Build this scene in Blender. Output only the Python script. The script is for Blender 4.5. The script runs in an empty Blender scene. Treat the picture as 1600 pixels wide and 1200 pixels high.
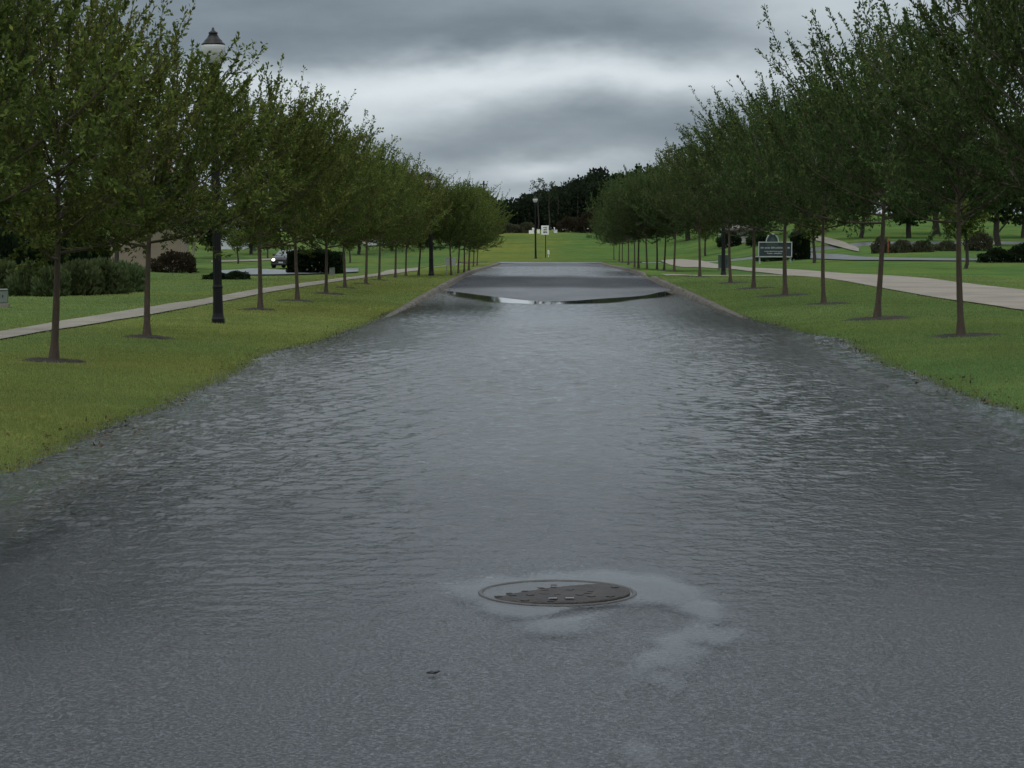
import bpy, math, random
import numpy as np
from mathutils import Vector, Matrix

random.seed(7)
rng = np.random.default_rng(7)
scene = bpy.context.scene
col = scene.collection
R = math.radians

# ------------------------------------------------------------------ camera
CAM_H = 1.5
FPX = 3400.0
cam_d = bpy.data.cameras.new("camera")
cam_d.sensor_width = 36.0
cam_d.lens = 36.0 * FPX / 1600.0
cam_d.clip_start = 0.1
cam_d.clip_end = 5000
cam = bpy.data.objects.new("camera", cam_d)
col.objects.link(cam)
cam.location = (0, 0, CAM_H)
cam.rotation_euler = (R(90 - 3.853), 0, R(0.86))
scene.camera = cam
CAM_M = cam.rotation_euler.to_matrix()

# ------------------------------------------------------------------ sky and light
SUN_EL, SUN_ROT = 62.0, 200.0
world = bpy.data.worlds.new("World")
scene.world = world
world.use_nodes = True
wt = world.node_tree
wt.nodes.clear()


def wn(kind, **kw):
    n = wt.nodes.new(kind)
    for k, v in kw.items():
        setattr(n, k, v)
    return n


def wmath(op, a, b=None, c=None, clamp=False):
    n = wt.nodes.new("ShaderNodeMath")
    n.operation = op
    n.use_clamp = clamp
    for i, v in enumerate((a, b, c)):
        if v is None:
            continue
        if isinstance(v, (int, float)):
            n.inputs[i].default_value = v
        else:
            wt.links.new(v, n.inputs[i])
    return n.outputs[0]


tc = wn("ShaderNodeTexCoord")
sepd = wn("ShaderNodeSeparateXYZ")
wt.links.new(tc.outputs["Generated"], sepd.inputs[0])
dx0, dy0, dz0 = sepd.outputs[0], sepd.outputs[1], sepd.outputs[2]
# wispy distortion of the sky coordinates
mp = wn("ShaderNodeMapping")
mp.inputs["Scale"].default_value = (8.0, 8.0, 19.0)
wt.links.new(tc.outputs["Generated"], mp.inputs[0])
nz1 = wn("ShaderNodeTexNoise")
nz1.inputs["Scale"].default_value = 1.0
nz1.inputs["Detail"].default_value = 5.0
nz1.inputs["Roughness"].default_value = 0.55
wt.links.new(mp.outputs[0], nz1.inputs["Vector"])
sepn = wn("ShaderNodeSeparateXYZ")
wt.links.new(nz1.outputs["Color"], sepn.inputs[0])
ex = wmath("ADD", dx0, wmath("MULTIPLY", wmath("SUBTRACT", sepn.outputs[0], 0.5), 0.16))
ez = wmath("ADD", dz0, wmath("MULTIPLY", wmath("SUBTRACT", sepn.outputs[1], 0.5), 0.040))


def wgauss(cx, ce, sx, se, amp):
    a = wmath("POWER", wmath("ABSOLUTE", wmath("DIVIDE", wmath("SUBTRACT", ex, cx), sx)), 2.0)
    b = wmath("POWER", wmath("ABSOLUTE", wmath("DIVIDE", wmath("SUBTRACT", ez, ce), se)), 2.0)
    return wmath("MULTIPLY", wmath("EXPONENT", wmath("MULTIPLY", wmath("ADD", a, b), -1.0)), amp)


def wsmooth(v, lo, hi, amp):
    n = wt.nodes.new("ShaderNodeMapRange")
    n.interpolation_type = "SMOOTHSTEP"
    wt.links.new(v, n.inputs["Value"])
    n.inputs["From Min"].default_value = lo
    n.inputs["From Max"].default_value = hi
    n.inputs["To Min"].default_value = 0.0
    n.inputs["To Max"].default_value = amp
    return n.outputs[0]


field = wmath("MULTIPLY_ADD", wmath("POWER", wmath("MAXIMUM", wmath("SUBTRACT", dz0, 0.09), 0.0), 1.15), 1.75, 0.335)          # brighter towards the zenith (overcast)
field = wmath("ADD", field, wmath("ADD", wsmooth(ez, 0.072, 0.092, -0.115), wsmooth(dz0, 0.105, 0.16, 0.115)))      # grey bank above the bright gap
for g in ((-0.035, 0.071, 0.12, 0.0105, 0.46), (-0.085, 0.056, 0.055, 0.011, 0.22),
          (0.055, 0.075, 0.06, 0.009, 0.12), (-0.01, 0.0305, 0.042, 0.0048, 0.26),
          (0.04, 0.047, 0.085, 0.009, -0.10), (-0.06, 0.043, 0.04, 0.006, -0.05), (0.0, 0.010, 0.4, 0.010, 0.16),
          (0.13, 0.108, 0.075, 0.028, 0.34), (0.0, 0.104, 0.10, 0.009, 0.05), (-0.17, 0.09, 0.09, 0.02, 0.03),
          (0.2, 0.05, 0.08, 0.03, 0.20), (-0.22, 0.05, 0.10, 0.03, 0.18)):
    field = wmath("ADD", field, wgauss(*g))
mp2 = wn("ShaderNodeMapping")
mp2.inputs["Scale"].default_value = (4.0, 4.0, 14.0)
wt.links.new(tc.outputs["Generated"], mp2.inputs[0])
nz2 = wn("ShaderNodeTexNoise")
nz2.inputs["Scale"].default_value = 1.6
nz2.inputs["Detail"].default_value = 5.0
nz2.inputs["Roughness"].default_value = 0.6
wt.links.new(mp2.outputs[0], nz2.inputs["Vector"])
field = wmath("ADD", field, wmath("MULTIPLY", wmath("SUBTRACT", nz2.outputs[0], 0.5), 0.30))
wr = wn("ShaderNodeValToRGB")
els = wr.color_ramp.elements
els[0].position = 0.0
els[0].color = (0.0, 0.0, 0.0, 1)
els[1].position = 1.0
els[1].color = (0.95, 0.985, 1.0, 1)
e = els.new(0.108); e.color = (0.086, 0.108, 0.129, 1)
e = els.new(0.30); e.color = (0.266, 0.300, 0.322, 1)
wt.links.new(wmath("DIVIDE", field, 2.0), wr.inputs[0])
cloud = wn("ShaderNodeVectorMath", operation="SCALE")
wt.links.new(wr.outputs[0], cloud.inputs[0])
cloud.inputs["Scale"].default_value = 2.0
sky = wn("ShaderNodeTexSky")
sky.sky_type = "NISHITA"
sky.sun_disc = False
sky.sun_elevation = R(SUN_EL)
sky.sun_rotation = R(SUN_ROT)
skys = wn("ShaderNodeVectorMath", operation="SCALE")
wt.links.new(sky.outputs[0], skys.inputs[0])
skys.inputs["Scale"].default_value = 0.05
wmix = wn("ShaderNodeMix", data_type="RGBA")
wmix.inputs["Factor"].default_value = 0.93                         # closed cloud cover over the blue
wt.links.new(skys.outputs[0], wmix.inputs["A"])
wt.links.new(cloud.outputs[0], wmix.inputs["B"])
bg = wn("ShaderNodeBackground")
bg.inputs["Strength"].default_value = 1.0
wt.links.new(wmix.outputs["Result"], bg.inputs["Color"])
wo = wn("ShaderNodeOutputWorld")
wt.links.new(bg.outputs[0], wo.inputs[0])

sun_d = bpy.data.lights.new("sun", "SUN")
sun_d.energy = 0.8
sun_d.angle = R(40)
sun_d.color = (1.0, 0.97, 0.92)
sun = bpy.data.objects.new("sun", sun_d)
col.objects.link(sun)
sun.rotation_euler = (R(90 - SUN_EL), 0, R(180 - SUN_ROT))

vs = scene.view_settings
vs.view_transform = "Standard"
vs.look = "None"
vs.exposure = 0.0
vs.gamma = 1.0
vs.use_curve_mapping = False
scene.cycles.max_bounces = 3
scene.cycles.diffuse_bounces = 2
scene.cycles.glossy_bounces = 3
scene.cycles.transmission_bounces = 2
scene.cycles.transparent_max_bounces = 6
scene.cycles.caustics_reflective = False
scene.cycles.caustics_refractive = False
world.cycles.sampling_method = "NONE"
scene.cycles.use_adaptive_sampling = True
scene.cycles.adaptive_threshold = 0.03
scene.cycles.use_denoising = True


# ------------------------------------------------------------------ helpers
def sstep(a, b, x):
    t = np.clip((np.asarray(x, float) - a) / (b - a), 0, 1)
    return t * t * (3 - 2 * t)


def wob(x, y, seed=0, f=1.0, n=7):
    """smooth pseudo noise, about -1..1, from sums of sines"""
    r = np.random.default_rng(100 + seed)
    s = 0
    for i in range(n):
        a = r.uniform(0, 2 * math.pi)
        k = f * r.uniform(0.6, 2.2)
        s = s + np.sin(k * (np.cos(a) * x + np.sin(a) * y) + r.uniform(0, 6.28))
    return s / (n * 0.55)


def tag(o, label=None, cat=None, group=None, kind=None):
    if label: o["label"] = label
    if cat: o["category"] = cat
    if group: o["group"] = group
    if kind: o["kind"] = kind
    return o


def mesh_np(name, V, F, mats=(), smooth=False, attrs=None, midx=None):
    """F: (M,k) array or list of such arrays"""
    if not isinstance(F, (list, tuple)):
        F = [F]
    F = [np.asarray(f, np.int32) for f in F if len(f)]
    V = np.asarray(V, np.float32)
    me = bpy.data.meshes.new(name)
    me.vertices.add(len(V))
    me.vertices.foreach_set("co", V.ravel())
    loops = np.concatenate([f.ravel() for f in F])
    counts = np.concatenate([np.full(len(f), f.shape[1], np.int32) for f in F])
    starts = np.concatenate([[0], np.cumsum(counts)[:-1]]).astype(np.int32)
    me.loops.add(len(loops))
    me.loops.foreach_set("vertex_index", loops.astype(np.int32))
    me.polygons.add(len(counts))
    me.polygons.foreach_set("loop_start", starts)
    me.polygons.foreach_set("loop_total", counts)
    if smooth:
        me.polygons.foreach_set("use_smooth", np.ones(len(counts), bool))
    for m in mats:
        me.materials.append(m)
    if midx is not None:
        me.polygons.foreach_set("material_index", np.asarray(midx, np.int32))
    for k, a in (attrs or {}).items():
        at_ = me.attributes.new(k, "FLOAT", "POINT")
        at_.data.foreach_set("value", np.asarray(a, np.float32).ravel())
    me.update(calc_edges=True)
    return me


def obj(name, me, parent=None, loc=None, rot=None, scale=None):
    o = bpy.data.objects.new(name, me)
    col.objects.link(o)
    if parent: o.parent = parent
    if loc is not None: o.location = loc
    if rot is not None: o.rotation_euler = rot
    if scale is not None: o.scale = scale
    return o


def empty(name, loc=(0, 0, 0), rz=0.0):
    o = bpy.data.objects.new(name, None)
    o.empty_display_size = 0.2
    col.objects.link(o)
    o.location = loc
    o.rotation_euler = (0, 0, rz)
    return o


class MB:
    """collects boxes, lathes, tubes into one mesh"""
    def __init__(s):
        s.V = []; s.F = []

    def add(s, V, F):
        b = len(s.V)
        s.V += [tuple(v) for v in V]
        s.F += [tuple(i + b for i in f) for f in F]
        return s

    def box(s, c, d, rz=0.0, tilt=0.0, bev=0.0):
        x, y, z = d[0] / 2, d[1] / 2, d[2] / 2
        M = Matrix.Rotation(rz, 3, "Z") @ Matrix.Rotation(tilt, 3, "Y")
        V = []
        if bev <= 0:
            for sz in (-1, 1):
                for sx, sy in ((-1, -1), (1, -1), (1, 1), (-1, 1)):
                    V.append(Vector(c) + M @ Vector((sx * x, sy * y, sz * z)))
            F = [(3, 2, 1, 0), (4, 5, 6, 7)] + [(i, (i + 1) % 4, 4 + (i + 1) % 4, 4 + i) for i in range(4)]
        else:
            ring = lambda ix, zz: [Vector(c) + M @ Vector((sx * (x - ix), sy * (y - ix), zz)) for sx, sy in ((-1, -1), (1, -1), (1, 1), (-1, 1))]
            rs = [ring(bev, -z), ring(0, -z + bev), ring(0, z - bev), ring(bev, z)]
            for r_ in rs: V += r_
            F = [(3, 2, 1, 0), (12, 13, 14, 15)]
            for k in range(3):
                F += [(k * 4 + i, k * 4 + (i + 1) % 4, k * 4 + 4 + (i + 1) % 4, k * 4 + 4 + i) for i in range(4)]
        return s.add(V, F)

    def lathe(s, prof, n=16, c=(0, 0, 0), flute=0.0):
        V = []; F = []
        for r_, z in prof:
            for i in range(n):
                a = 2 * math.pi * i / n
                rr = r_ * (1 - flute * (i % 2))
                V.append((c[0] + rr * math.cos(a), c[1] + rr * math.sin(a), c[2] + z))
        for k in range(len(prof) - 1):
            for i in range(n):
                j = (i + 1) % n
                F.append((k * n + i, k * n + j, (k + 1) * n + j, (k + 1) * n + i))
        F.append(tuple(range(n - 1, -1, -1)))
        F.append(tuple((len(prof) - 1) * n + i for i in range(n)))
        return s.add(V, F)

    def tube(s, pts, rad, n=6):
        V, F = tube_np(np.array(pts, float), np.array(rad, float), n)
        return s.add(V.tolist(), F.tolist())

    def extrude(s, poly, y0, y1):
        """polygon in xz extruded along y"""
        n = len(poly)
        V = [(p[0], y0, p[1]) for p in poly] + [(p[0], y1, p[1]) for p in poly]
        F = [tuple(range(n)), tuple(range(2 * n - 1, n - 1, -1))]
        F += [(i, n + i, n + (i + 1) % n, (i + 1) % n) for i in range(n)]
        return s.add(V, F)

    def build(s, name, mat, parent=None, smooth=False, loc=None, bevel=0.0):
        me = bpy.data.meshes.new(name)
        me.from_pydata(s.V, [], s.F)
        me.materials.append(mat)
        if smooth:
            for p in me.polygons: p.use_smooth = True
        me.update()
        o = obj(name, me, parent, loc)
        if bevel > 0:
            b = o.modifiers.new("bevel", "BEVEL")
            b.width = bevel; b.segments = 2; b.limit_method = "ANGLE"
        return o


def tube_np(P, Rr, n=6):
    P = np.asarray(P, float)
    T = np.gradient(P, axis=0)
    T /= np.linalg.norm(T, axis=1, keepdims=True) + 1e-9
    ref = np.array([0.31, 0.95, 0.05])
    A = np.cross(T, ref); A /= np.linalg.norm(A, axis=1, keepdims=True) + 1e-9
    B = np.cross(T, A)
    th = np.arange(n) * 2 * math.pi / n
    V = (P[:, None, :] + Rr[:, None, None] * (np.cos(th)[None, :, None] * A[:, None, :] + np.sin(th)[None, :, None] * B[:, None, :])).reshape(-1, 3)
    k = np.arange(len(P) - 1)[:, None] * n
    i = np.arange(n)[None, :]; j = (i + 1) % n
    F = np.stack([k + i, k + j, k + n + j, k + n + i], -1).reshape(-1, 4)
    return V, F


# ------------------------------------------------------------------ materials
def new_mat(name):
    m = bpy.data.materials.new(name)
    m.use_nodes = True
    nt = m.node_tree
    nt.nodes.clear()
    out = nt.nodes.new("ShaderNodeOutputMaterial")
    return m, nt, out


def nd(nt, kind, ins=None, **kw):
    n = nt.nodes.new(kind)
    for k, v in kw.items(): setattr(n, k, v)
    for k, v in (ins or {}).items():
        if hasattr(v, "is_linked") or hasattr(v, "links"):
            nt.links.new(v, n.inputs[k])
        else:
            n.inputs[k].default_value = v
    return n


def c4(c): return (c[0], c[1], c[2], 1.0)


def noise(nt, scale, detail=4.0, rough=0.55, vec=None, stretch=None):
    tcn = nt.nodes.new("ShaderNodeTexCoord")
    v = vec or tcn.outputs["Object"]
    if stretch:
        m_ = nd(nt, "ShaderNodeMapping", {"Vector": v, "Scale": stretch})
        v = m_.outputs[0]
    n = nd(nt, "ShaderNodeTexNoise", {"Vector": v, "Scale": scale, "Detail": detail, "Roughness": rough})
    return n.outputs[0]


def ramp(nt, fac, stops):
    r_ = nt.nodes.new("ShaderNodeValToRGB")
    els = r_.color_ramp.elements
    els[0].position, els[0].color = stops[0][0], c4(stops[0][1])
    els[1].position, els[1].color = stops[-1][0], c4(stops[-1][1])
    for p, c in stops[1:-1]:
        e_ = els.new(p); e_.color = c4(c)
    nt.links.new(fac, r_.inputs[0])
    return r_.outputs[0]


def maprange(nt, v, a, b, c, d):
    n = nd(nt, "ShaderNodeMapRange", {"Value": v, "From Min": a, "From Max": b, "To Min": c, "To Max": d})
    return n.outputs[0]


def simple_mat(name, c1, c2=None, scale=6.0, rough=0.6, bump=0.0, bscale=40.0, metal=0.0, spec=0.4, stretch=None):
    m, nt, out = new_mat(name)
    p = nd(nt, "ShaderNodeBsdfPrincipled", {"Roughness": rough, "Metallic": metal, "Specular IOR Level": spec})
    c2 = c2 or tuple(x * 0.75 for x in c1)
    f = noise(nt, scale, 5, 0.6, stretch=stretch)
    nt.links.new(ramp(nt, f, [(0.3, c2), (0.7, c1)]), p.inputs["Base Color"])
    if bump:
        b = nd(nt, "ShaderNodeBump", {"Height": noise(nt, bscale, 5), "Strength": bump, "Distance": 0.02})
        nt.links.new(b.outputs[0], p.inputs["Normal"])
    nt.links.new(p.outputs[0], out.inputs[0])
    return m


def foliage_mat(name, dark, light, yellow, transl=0.3, ojit=0.35):
    m, nt, out = new_mat(name)
    at_ = nd(nt, "ShaderNodeAttribute", attribute_name="rnd")
    oi = nt.nodes.new("ShaderNodeObjectInfo")
    c = ramp(nt, at_.outputs["Fac"], [(0.0, dark), (0.72, light), (1.0, yellow)])
    hs = nd(nt, "ShaderNodeHueSaturation", {"Color": c, "Hue": maprange(nt, oi.outputs["Random"], 0, 1, 0.485, 0.512),
                                            "Value": maprange(nt, oi.outputs["Random"], 0, 1, 1 - ojit, 1 + ojit * 0.6)})
    p = nd(nt, "ShaderNodeBsdfDiffuse", {"Color": hs.outputs[0]})
    t = nd(nt, "ShaderNodeBsdfTranslucent", {"Color": hs.outputs[0]})
    mx = nd(nt, "ShaderNodeMixShader", {0: transl})
    nt.links.new(p.outputs[0], mx.inputs[1]); nt.links.new(t.outputs[0], mx.inputs[2])
    nt.links.new(mx.outputs[0], out.inputs[0])
    return m


M = {}
M["leaf_left"] = foliage_mat("leaf_olive", (0.050, 0.074, 0.021), (0.108, 0.144, 0.038), (0.215, 0.235, 0.058), ojit=0.12)
M["leaf_right"] = foliage_mat("leaf_green", (0.034, 0.058, 0.022), (0.070, 0.108, 0.038), (0.145, 0.175, 0.054), ojit=0.12)
M["leaf_dark"] = foliage_mat("leaf_dark", (0.018, 0.029, 0.014), (0.038, 0.057, 0.024), (0.065, 0.075, 0.030), ojit=0.3)
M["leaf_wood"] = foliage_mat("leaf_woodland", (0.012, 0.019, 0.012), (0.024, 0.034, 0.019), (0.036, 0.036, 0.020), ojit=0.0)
M["leaf_blue"] = foliage_mat("leaf_blue_green", (0.050, 0.072, 0.032), (0.100, 0.135, 0.056), (0.18, 0.21, 0.085), ojit=0.25)
M["leaf_hedge"] = foliage_mat("leaf_hedge", (0.010, 0.017, 0.009), (0.020, 0.034, 0.015), (0.040, 0.060, 0.020), ojit=0.2)
M["leaf_red"] = foliage_mat("leaf_reddish", (0.022, 0.019, 0.013), (0.040, 0.032, 0.021), (0.062, 0.045, 0.03), ojit=0.1)
M["leaf_pale"] = foliage_mat("leaf_pale_brush", (0.045, 0.050, 0.030), (0.085, 0.090, 0.055), (0.15, 0.14, 0.10), ojit=0.1)
M["bark"] = simple_mat("bark", (0.090, 0.064, 0.043), (0.044, 0.034, 0.026), 9.0, 0.85, 0.6, 30, stretch=(3, 3, 0.6))
M["bark_dark"] = simple_mat("bark_dark", (0.050, 0.042, 0.033), (0.028, 0.024, 0.020), 7.0, 0.9)
M["bark_pale"] = simple_mat("bark_pale", (0.34, 0.29, 0.22), (0.18, 0.15, 0.12), 9.0, 0.8)
M["black_metal"] = simple_mat("black_painted_metal", (0.007, 0.007, 0.008), (0.005, 0.005, 0.006), 5, 0.45, spec=0.25)
M["concrete"] = simple_mat("concrete", (0.200, 0.185, 0.148), (0.120, 0.110, 0.090), 1.4, 0.75, 0.25, 60, spec=0.2)
M["tan_concrete"] = simple_mat("tan_concrete", (0.215, 0.188, 0.150), (0.118, 0.104, 0.086), 0.55, 0.70, 0.25, 60, spec=0.25)
M["kerb"] = simple_mat("kerb_concrete", (0.115, 0.098, 0.072), (0.022, 0.020, 0.017), 1.6, 0.75, 0.4, 30)
M["white_paint"] = simple_mat("white_paint", (0.78, 0.78, 0.75), (0.66, 0.66, 0.63), 3, 0.5)
M["sign_dark"] = simple_mat("sign_dark_teal", (0.020, 0.034, 0.038), (0.014, 0.026, 0.030), 4, 0.5)
M["sign_green"] = simple_mat("sign_green", (0.030, 0.060, 0.048), (0.022, 0.045, 0.037), 4, 0.5)
M["sign_grey"] = simple_mat("sign_frame_grey", (0.36, 0.38, 0.37), (0.27, 0.29, 0.28), 6, 0.6)
M["ink"] = simple_mat("ink", (0.02, 0.02, 0.02), (0.015, 0.015, 0.015), 4, 0.6)
M["box_green"] = simple_mat("utility_green", (0.040, 0.075, 0.058), (0.028, 0.055, 0.044), 3, 0.45)
M["box_grey"] = simple_mat("utility_grey", (0.16, 0.19, 0.16), (0.10, 0.12, 0.105), 3, 0.5)
M["stucco"] = simple_mat("stucco_tan", (0.26, 0.215, 0.155), (0.20, 0.165, 0.12), 2, 0.85, 0.2, 40)
M["brick"] = simple_mat("brick_brown", (0.17, 0.085, 0.050), (0.10, 0.052, 0.034), 3, 0.85, 0.3, 25)
M["roof"] = simple_mat("roof_shingle", (0.075, 0.066, 0.058), (0.045, 0.040, 0.036), 3, 0.9, 0.4, 15)
M["siding"] = simple_mat("siding_white", (0.62, 0.64, 0.66), (0.50, 0.52, 0.55), 2, 0.7)
M["win"] = simple_mat("window_glass", (0.03, 0.035, 0.04), (0.02, 0.024, 0.028), 2, 0.08, spec=0.6)
M["trim"] = simple_mat("trim_white", (0.60, 0.58, 0.54), (0.5, 0.48, 0.45), 4, 0.6)
M["orange"] = simple_mat("orange_post", (0.22, 0.055, 0.025), (0.15, 0.04, 0.02), 5, 0.6)
M["mulch"] = simple_mat("mulch", (0.030, 0.023, 0.017), (0.009, 0.008, 0.006), 14, 0.95, 1.0, 40)
M["iron"] = simple_mat("rusty_iron", (0.034, 0.027, 0.025), (0.010, 0.009, 0.009), 9, 0.5, 0.8, 60, metal=0.0, spec=0.2)
M["iron_dark"] = simple_mat("dark_iron", (0.030, 0.028, 0.028), (0.014, 0.014, 0.014), 12, 0.4, 0.4, 60, metal=0.2, spec=0.6)
M["car_paint"] = simple_mat("car_paint_dark_blue", (0.014, 0.018, 0.025), (0.011, 0.015, 0.021), 1, 0.3, spec=0.3)
M["tyre"] = simple_mat("tyre_rubber", (0.018, 0.018, 0.018), (0.012, 0.012, 0.012), 8, 0.85)
M["rim"] = simple_mat("rim_metal", (0.32, 0.32, 0.33), (0.25, 0.25, 0.26), 8, 0.3, metal=0.8)
M["car_glass"] = simple_mat("car_glass", (0.06, 0.075, 0.085), (0.05, 0.06, 0.07), 1, 0.06, spec=0.8)


def emit_mat(name, colr, s):
    m, nt, out = new_mat(name)
    e_ = nd(nt, "ShaderNodeEmission", {"Color": c4(colr), "Strength": s})
    nt.links.new(e_.outputs[0], out.inputs[0])
    return m


M["headlight"] = emit_mat("headlight_lit", (1.0, 0.93, 0.80), 4.0)

m, nt, out = new_mat("frosted_globe")          # lamp globe, unlit
p = nd(nt, "ShaderNodeBsdfPrincipled", {"Base Color": c4((0.80, 0.81, 0.80)), "Roughness": 0.25, "Specular IOR Level": 0.5})
t = nd(nt, "ShaderNodeBsdfTranslucent", {"Color": c4((0.82, 0.83, 0.82))})
mx = nd(nt, "ShaderNodeMixShader", {0: 0.55})
nt.links.new(p.outputs[0], mx.inputs[1]); nt.links.new(t.outputs[0], mx.inputs[2]); nt.links.new(mx.outputs[0], out.inputs[0])
M["globe"] = m

# lawn soil/turf: mottled greens in world space
def lawn_mat(name, k=1.0):
    m, nt, out = new_mat(name)
    g = nt.nodes.new("ShaderNodeNewGeometry")
    pos = g.outputs["Position"]
    big = noise(nt, 0.16, 2, 0.6, vec=pos)
    mid = noise(nt, 1.1, 3, 0.65, vec=pos)
    fine = noise(nt, 26.0, 1, 0.7, vec=pos)
    a = ramp(nt, mid, [(0.30, (0.064 * k, 0.096 * k, 0.031 * k)), (0.55, (0.090 * k, 0.122 * k, 0.042 * k)), (0.78, (0.115 * k, 0.145 * k, 0.046 * k))])
    b_ = ramp(nt, big, [(0.36, (0.75, 0.90, 0.95)), (0.62, (1.12, 1.04, 0.92))])
    c_ = ramp(nt, fine, [(0.25, (0.55, 0.58, 0.55)), (0.65, (1.15, 1.13, 1.1))])
    m1 = nd(nt, "ShaderNodeMix", {"Factor": 1.0, "A": a, "B": b_}, data_type="RGBA", blend_type="MULTIPLY") if False else None
    mm = nt.nodes.new("ShaderNodeMix"); mm.data_type = "RGBA"; mm.blend_type = "MULTIPLY"; mm.inputs["Factor"].default_value = 1.0
    nt.links.new(a, mm.inputs["A"]); nt.links.new(b_, mm.inputs["B"])
    m2 = nt.nodes.new("ShaderNodeMix"); m2.data_type = "RGBA"; m2.blend_type = "MULTIPLY"; m2.inputs["Factor"].default_value = 1.0
    nt.links.new(mm.outputs["Result"], m2.inputs["A"]); nt.links.new(c_, m2.inputs["B"])
    # left verge a touch more olive, right lawns greener: a large-scale drift in the turf
    sp = nd(nt, "ShaderNodeSeparateXYZ", {0: pos})
    fx = maprange(nt, sp.outputs[0], -7.5, 4.5, 0.0, 1.0)
    m3 = nt.nodes.new("ShaderNodeMix"); m3.data_type = "RGBA"; m3.blend_type = "MULTIPLY"; m3.inputs["Factor"].default_value = 1.0
    rr = ramp(nt, fx, [(0.0, (0.88, 0.98, 1.0)), (0.12, (1.15, 1.04, 0.9)), (0.6, (1.12, 1.04, 0.9)), (1.0, (0.80, 0.96, 0.9))])
    nt.links.new(m2.outputs["Result"], m3.inputs["A"]); nt.links.new(rr, m3.inputs["B"])
    p = nd(nt, "ShaderNodeBsdfDiffuse", {"Color": m3.outputs["Result"]})
    nt.links.new(p.outputs[0], out.inputs[0])
    return m


M["lawn"] = lawn_mat("lawn_turf")
m, nt, out = new_mat("grass_blades")
at_ = nd(nt, "ShaderNodeAttribute", attribute_name="rnd")
at2 = nd(nt, "ShaderNodeAttribute", attribute_name="olive")
c1 = ramp(nt, at_.outputs["Fac"], [(0.0, (0.140, 0.196, 0.068)), (1.0, (0.225, 0.285, 0.105))])
c2 = ramp(nt, at_.outputs["Fac"], [(0.0, (0.170, 0.202, 0.066)), (1.0, (0.275, 0.300, 0.102))])
mxc = nd(nt, "ShaderNodeMix", data_type="RGBA")
nt.links.new(at2.outputs["Fac"], mxc.inputs["Factor"]); nt.links.new(c1, mxc.inputs["A"]); nt.links.new(c2, mxc.inputs["B"])
df = nd(nt, "ShaderNodeBsdfDiffuse", {"Color": mxc.outputs["Result"]})
tl = nd(nt, "ShaderNodeBsdfTranslucent", {"Color": mxc.outputs["Result"]})
mx = nd(nt, "ShaderNodeMixShader", {0: 0.45})
nt.links.new(df.outputs[0], mx.inputs[1]); nt.links.new(tl.outputs[0], mx.inputs[2]); nt.links.new(mx.outputs[0], out.inputs[0])
M["blade"] = m

# wet asphalt
m, nt, out = new_mat("wet_asphalt")
g = nt.nodes.new("ShaderNodeNewGeometry")
pos = g.outputs["Position"]
gr2 = noise(nt, 66.0, 2, 0.8, vec=pos)
wetn = noise(nt, 0.5, 2, 0.6, vec=pos, stretch=(1.0, 0.22, 1.0))
cc = ramp(nt, gr2, [(0.36, (0.005, 0.007, 0.010)), (0.5, (0.018, 0.022, 0.028)), (0.66, (0.085, 0.093, 0.108))])
wat = nd(nt, "ShaderNodeAttribute", attribute_name="wet").outputs["Fac"]
wsum = nd(nt, "ShaderNodeMath", {0: wetn, 1: 0.5, 2: wat}, operation="MULTIPLY_ADD").outputs[0]
rg = maprange(nt, wsum, 0.3, 1.25, 0.75, 0.22)
spv = maprange(nt, wsum, 0.3, 1.25, 0.10, 0.42)
p = nd(nt, "ShaderNodeBsdfPrincipled", {"Base Color": cc, "Roughness": rg, "Specular IOR Level": spv})
b = nd(nt, "ShaderNodeBump", {"Height": gr2, "Strength": 1.0, "Distance": 0.010})
nt.links.new(b.outputs[0], p.inputs["Normal"])
nt.links.new(p.outputs[0], out.inputs[0])
M["asphalt"] = m
M["asphalt_far"] = simple_mat("asphalt_wet_far", (0.060, 0.064, 0.072), (0.042, 0.045, 0.050), 0.4, 0.30, spec=0.5)

# flood water: fresnel mirror over a clear, slightly murky body; 'cover' = film, 'calm' = no capillary ripples
m, nt, out = new_mat("flood_water")
g = nt.nodes.new("ShaderNodeNewGeometry")
pos = g.outputs["Position"]
cov = nd(nt, "ShaderNodeAttribute", attribute_name="cover").outputs["Fac"]
rip = nd(nt, "ShaderNodeAttribute", attribute_name="ripple").outputs["Fac"]
n1 = noise(nt, 15.0, 1, 0.6, vec=pos, stretch=(1.25, 0.85, 1.0))
n2 = noise(nt, 42.0, 0, 0.6, vec=pos, stretch=(1.2, 0.85, 1.0))
hh = nd(nt, "ShaderNodeMath", {0: n2, 1: 0.30, 2: n1}, operation="MULTIPLY_ADD")
b = nd(nt, "ShaderNodeBump", {"Height": hh.outputs[0], "Strength": rip, "Distance": 0.030})
gl = nd(nt, "ShaderNodeBsdfGlossy", {"Color": c4((1, 1, 1)), "Roughness": maprange(nt, rip, 0.0, 0.5, 0.02, 0.145), "Normal": b.outputs[0]})
murk = nd(nt, "ShaderNodeBsdfDiffuse", {"Color": c4((0.045, 0.052, 0.056))})
tr = nd(nt, "ShaderNodeBsdfTransparent", {"Color": c4((0.93, 0.94, 0.93))})
mk = nd(nt, "ShaderNodeAttribute", attribute_name="murk").outputs["Fac"]
body = nd(nt, "ShaderNodeMixShader", {0: mk})
nt.links.new(tr.outputs[0], body.inputs[1]); nt.links.new(murk.outputs[0], body.inputs[2])
fr = nd(nt, "ShaderNodeFresnel", {"IOR": 1.333, "Normal": b.outputs[0]})
surf = nd(nt, "ShaderNodeMixShader")
nt.links.new(fr.outputs[0], surf.inputs[0]); nt.links.new(body.outputs[0], surf.inputs[1]); nt.links.new(gl.outputs[0], surf.inputs[2])
clear = nt.nodes.new("ShaderNodeBsdfTransparent")
fin = nd(nt, "ShaderNodeMixShader")
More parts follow.
